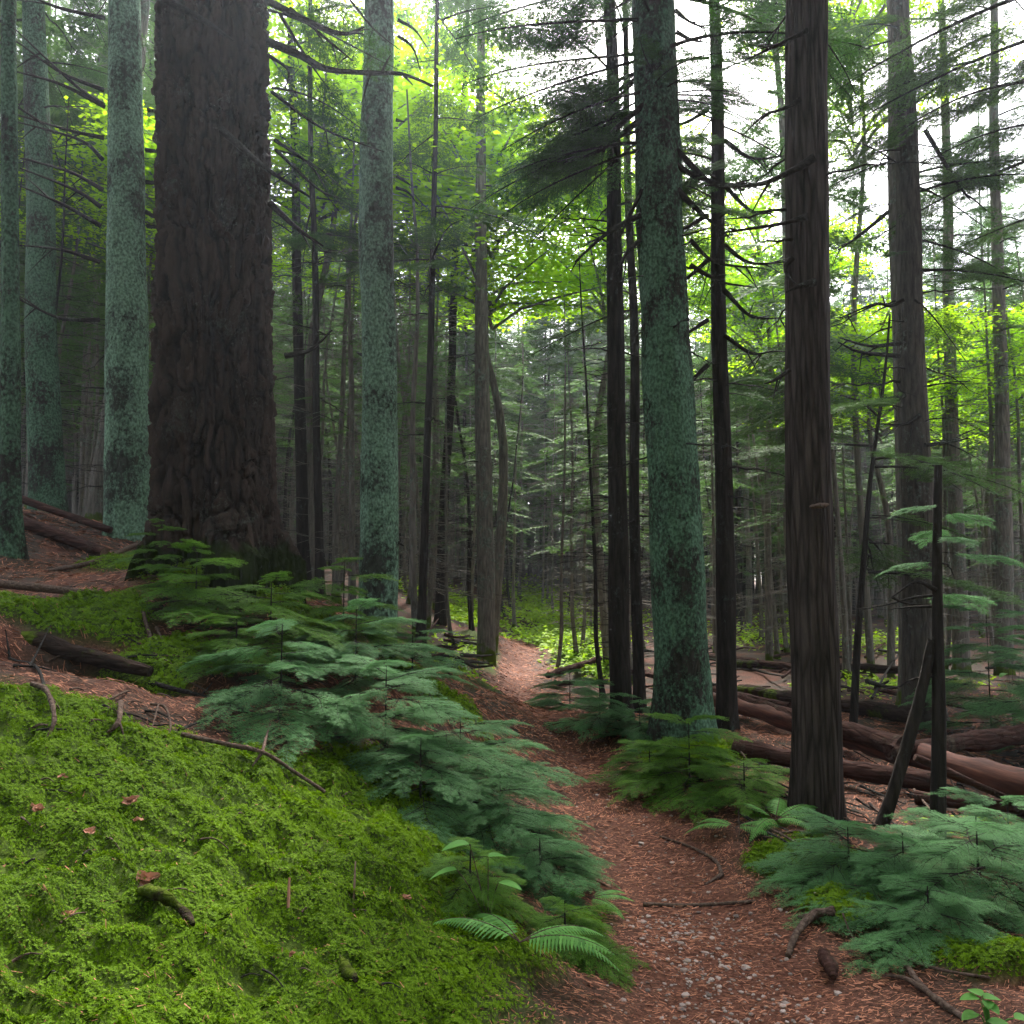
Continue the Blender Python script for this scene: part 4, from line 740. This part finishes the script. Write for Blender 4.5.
def gravel():
    rg = R_(3); mb = MB(); ico = np.array([(0, 0, 1), (.89, 0, .45), (.28, .85, .45), (-.72, .53, .45), (-.72, -.53, .45), (.28, -.85, .45), (.72, .53, -.45), (-.28, .85, -.45), (-.89, 0, -.45), (-.28, -.85, -.45), (.72, -.53, -.45), (0, 0, -1)])
    fc = [(0, 1, 2), (0, 2, 3), (0, 3, 4), (0, 4, 5), (0, 5, 1), (1, 6, 2), (2, 7, 3), (3, 8, 4), (4, 9, 5), (5, 10, 1), (6, 7, 2), (7, 8, 3), (8, 9, 4), (9, 10, 5), (10, 6, 1), (11, 7, 6), (11, 8, 7), (11, 9, 8), (11, 10, 9), (11, 6, 10)]
    for k in range(1500):
        if k < 900: y = rg.uniform(2.3, 3.9); x = np.interp(y, TRAIL[:, 1], TRAIL[:, 0]) + rg.normal(-.12, .17)
        else: y = rg.uniform(2.4, 8); x = np.interp(y, TRAIL[:, 1], TRAIL[:, 0]) + rg.normal(0, .3)
        s = np.clip(rg.lognormal(-5.25, .5), .003, .02); v = ico * (1 + rg.normal(0, .13, (12, 1))) * s * np.array([rg.uniform(.8, 1.3), rg.uniform(.8, 1.3), .6]); a = rg.uniform(0, 6.28); c, t = math.cos(a), math.sin(a)
        v = v @ np.array([[c, t, 0], [-t, c, 0], [0, 0, 1]]); mb.add(v + np.array([x, y, gz(x, y) + s * .15]), fc)
    tag(obj('gravel', mb.mesh('gravel', [M_stone])), 'small pale pebbles showing through the trail surface', 'gravel', kind='stuff')
gravel()
def undergrowth():
    rg = R_(4); mb = MB()
    for (px, py, Y, a, b, n, h) in [(560, 612, 20, 1.1, 3.2, 5200, .5), (545, 604, 26, 1.4, 3, 3000, .6), (460, 618, 18, .8, 2, 1600, .35), (600, 640, 15, .6, 1.2, 1500, .35), (530, 592, 30, 1.2, 3, 1500, .8), (470, 605, 21, 1.6, 2.5, 2200, .4), (462, 655, 13.5, .7, 1.2, 500, .12), (585, 650, 15.5, .8, 1.2, 700, .25), (445, 668, 9.5, .5, .8, 350, .1), (545, 632, 19.5, 1., .8, 900, .2), (425, 600, 22, 1.2, 3, 900, .5), (640, 612, 24, 2, 3, 1200, .5), (900, 690, 12, 1.2, 1.2, 900, .2), (860, 640, 18, 2, 1.2, 1200, .4), (760, 640, 20, 1.5, 1.5, 900, .4), (1000, 830, 5.2, .5, .25, 420, .1), (800, 630, 24, 2, 2, 900, .5)]:
        c0 = at(px, py, Y); x = c0[0] + rg.normal(0, .5, n) * a; y = c0[1] + rg.normal(0, .5, n) * b; z = ground(x, y) + h * rg.random(n) * np.clip(.4 + noise(x * 1.5, y * 1.5, 0, 8), .15, 1)
        kp = (np.abs(trail_d(x, y)) > .9) | (y > 18.5); x, y, z = x[kp], y[kp], z[kp]; n = len(x)
        d = rg.normal(0, 1, (n, 3)); d[:, 2] = rg.normal(0, .25, n); d /= np.linalg.norm(d, axis=1)[:, None]; k = np.clip(Y / 10, .45, 1.6); leaf_quads(mb, np.stack([x, y, z], 1), d, np.array([0, 0, 1.]) + rg.normal(0, .3, (n, 3)), rg.uniform(.05, .09, n) * k, rg.uniform(.035, .06, n) * k)
    tag(obj('undergrowth', mb.mesh('undergrowth', [L_under])), 'bright yellow green leafy undergrowth lining the far trail', 'undergrowth', kind='stuff')
undergrowth()
# --- dead leaves on the moss
for k, (px, py, s, lab) in enumerate([(40, 821, .024, 'pale curled dead leaf on the moss, low at the edge'), (131, 810, .026, 'pinkish crumpled dead leaf on bright moss'), (62, 786, .014, 'tiny tan dead leaf on the upper moss'), (90, 841, .018, 'rusty dead leaf beside the pinkish one'), (137, 829, .014, 'small pale leaf scrap just below the pinkish one'), (69, 924, .013, 'small rusty leaf fragment at the lower moss'), (405, 906, .02, 'orange brown leaf strip near the moss edge'), (292, 966, .01, 'tiny orange leaf bit above the bark flake'), (148, 892, .03, 'rust red leaf lying against the bark chunk')]):
    b = ghit(px, py); rg = R_(800 + k); mb = MB()
    for q in range(3):
        a = rg.uniform(0, 6.28); n = 6; u = np.linspace(-1, 1, n); G = np.array([[(i * s, j * s * .6 * math.sqrt(max(.02, 1 - i * i)), .25 * s * (i * i + j * j) + rg.normal(0, .08) * s) for j in (-1, 0, 1)] for i in u]); ii, jj = np.meshgrid(np.arange(n - 1), np.arange(2), indexing='ij')
        M = rotm(a, rg.normal(0, .4), rg.normal(0, .4), (rg.normal(0, .4) * s, rg.normal(0, .4) * s, .02)); V = G.reshape(-1, 3) @ M[:3, :3].T + M[:3, 3]; mb.add(V, np.stack([ii * 3 + jj, ii * 3 + jj + 1, (ii + 1) * 3 + jj + 1, (ii + 1) * 3 + jj], -1).reshape(-1, 4))
    o = obj('dead_leaf', mb.mesh('dead_leaf', [M_brown])); o.location = b + np.array([0, 0, .012]); tag(o, lab, 'leaf')
stick('bark_chunk', 'curved piece of dark bark lying in the moss', 'bark', [(140, 898, .03), (160, 908, .04), (180, 920, .035), (193, 932, .02)], .022, .014, B['rotten'], seed=21, n=16, prof=.5, amp=.4)
stick('bark_chunk', 'dark triangular bark flake at the moss foot', 'bark', [(340, 965, .03), (346, 976, .02), (356, 986, .01)], 0.012, .024, B['rotten'], seed=22, n=10, prof=.8, amp=.4)
stick('pine_cone', 'dark brown cone shaped lump on the trail beside the pale root', 'cone', [(822, 960, .04), (828, 972, .045), (834, 986, .03)], .03, .026, B['log'], seed=23, n=12, prof=.7, amp=.35)
# --- ferns and small plants
def fern_frond(rg, L, arch, mb, rise=.55):
    n = 26; t = np.linspace(0, 1, n); P = np.stack([L * t * (1 - .1 * t), 0 * t, L * (rise * t - arch * t * t)], 1); V, Fq = tube(P, np.linspace(.003, .0008, n), 4); mb.add(V, Fq, 0)
    for k in range(3, n):
        T = P[k] - P[k - 1]; T /= np.linalg.norm(T)
        for sg in (-1, 1):
            l = L * .27 * min(1, .3 + (t[k] - .1) * 5) * (1 - t[k]) ** .85 + .004; d = T * .42 + np.array([0, sg * .9, -.12]); d /= np.linalg.norm(d); wd = T * .0
            m = 7; u = np.linspace(0, 1, m); c = P[k] + d * (l * u)[:, None]; c[:, 2] -= .25 * l * u * u; hw = L / n * .47 * (1 - u ** 2) + .0004
            hw2 = hw * np.where(np.arange(m) % 2, 1.1, .7); A = c + T * hw2[:, None]; Bq = c - T * hw2[:, None]; V = np.empty((2 * m, 3)); V[0::2] = A; V[1::2] = Bq; i = np.arange(m - 1) * 2
            mb.add(V, np.stack([i, i + 1, i + 3, i + 2], 1), 1)
def fern(px, py, Y, L, azs, label, rise=.5, arch=.5, seed=0):
    b = gp(px, py, Y); r = empty('fern', b, label, 'fern', 'ferns by the trail'); rg = R_(seed)
    for a in azs:
        mb = MB(); l = L * rg.uniform(.85, 1.1); fern_frond(rg, l, arch * rg.uniform(.85, 1.2), mb, rise * rg.uniform(.8, 1.2)); o = obj('frond', mb.mesh('frond', [B['root'], L_fern]), r); o.rotation_euler = (rg.normal(0, .15), 0, a); o.location = (0, 0, .05)
fern(520, 985, 3.05, .42, [-.2, 2.9, -.55, 2.2, .3], 'large light green fern nearest the moss foot', .5, .5, 1)
fern(735, 838, 5.0, .34, [.1, PI - .3, -.6, 2.2], 'small bright fern beneath the cedar', .4, .5, 2)
fern(590, 915, 3.9, .26, [-.2, .5, -1.0, 2.6], 'small fern touching the trail beside the sapling row', .4, .45, 3)
fern(775, 822, 5.1, .36, [.3, -.5, 1.2, 2.4, 4.0, 5.2], 'green fern close to the cedar base', .55, .5, 4)
def leafy(px, py, Y, leaves, label, stem_mat):
    b = gp(px, py, Y); r = empty('broadleaf_plant', b, label, 'plant')
    for (dx, dz, az, l, wd, tilt) in leaves:
        s = Y / FPX; tip = np.array([dx * s, -.02, dz * s]); mb = MB(); P = smoothpath([(0, 0, -.02), tip * .6 + np.array([0, 0, .01]), tip], 7); V, Fq = tube(P, np.linspace(.003, .0015, 7), 5); mb.add(V, Fq); st = obj('stalk', mb.mesh('stalk', [stem_mat], True), r)
        mb = MB(); n = 9; u = np.linspace(0, 1, n); hw = wd * .5 * np.sin(PI * u ** .8) ** .75 + .0005; G = np.stack([np.stack([u * l, sg * hw, .25 * hw * abs(sg) - .25 * l * u * u], 1) for sg in (-1, -.5, 0, .5, 1)], 1); ii, jj = np.meshgrid(np.arange(n - 1), np.arange(4), indexing='ij')
        mb.add(G.reshape(-1, 3), np.stack([ii * 5 + jj, ii * 5 + jj + 1, (ii + 1) * 5 + jj + 1, (ii + 1) * 5 + jj], -1).reshape(-1, 4)); o = obj('leaf', mb.mesh('leaf', [L_fern], True), r); o.location = tip; o.rotation_euler = (0, -tilt, az)
leafy(990, 1030, 2.75, [(-10, 38, 1.8, .055, .045, .15), (-12, 36, 3.0, .06, .045, .1), (-8, 36, .1, .06, .045, .1), (-6, 32, -1.3, .05, .04, .0), (-14, 22, 3.3, .06, .045, .0), (-6, 16, -.7, .085, .06, .05), (20, 18, -.1, .06, .05, .1), (-4, 34, 4.2, .04, .035, 0)], 'light green plant with rounded clover like leaves in the corner', L_fern)
leafy(488, 948, 3.3, [(-18, 72, 3.3, .11, .07, .05), (-30, 48, 3.0, .12, .065, -.15), (0, 60, .4, .08, .05, .1), (10, 36, -.4, .1, .05, .1)], 'broad leaved plant on a reddish stalk above the light fern', B['root'])
leafy(1010, 640, 9, [(-5, 70, 2.9, .16, .08, .1), (0, 75, 1.2, .14, .08, .2), (8, 66, .1, .18, .08, .1), (2, 50, -.8, .15, .07, .1), (-6, 56, 3.7, .15, .07, .0)], 'bright leafy shrub sprig at the picture edge behind logs', B['dead'])

# ------------------------------------------------------------------ haze
hm = bpy.data.materials.new('forest_haze'); hm.use_nodes = True; nt = hm.node_tree; nt.nodes.remove(nt.nodes['Principled BSDF'])
pv = nt.nodes.new('ShaderNodeVolumePrincipled'); pv.inputs['Color'].default_value = (.80, .89, 1, 1); pv.inputs['Density'].default_value = HAZE_DENSITY; pv.inputs['Anisotropy'].default_value = .7
nt.links.new(pv.outputs[0], nt.nodes['Material Output'].inputs['Volume'])
mb = MB(); x, y0, y1, z0, z1 = 118, -13, 138, -3.5, 33
mb.add([(-x, y0, z0), (x, y0, z0), (x, y1, z0), (-x, y1, z0), (-x, y0, z1), (x, y0, z1), (x, y1, z1), (-x, y1, z1)], [(0, 3, 2, 1), (4, 5, 6, 7), (0, 1, 5, 4), (1, 2, 6, 5), (2, 3, 7, 6), (3, 0, 4, 7)])
if HAZE_DENSITY > 0: tag(obj('haze', mb.mesh('haze', [hm])), 'thin pale mist hanging between the trees', 'haze', kind='stuff')
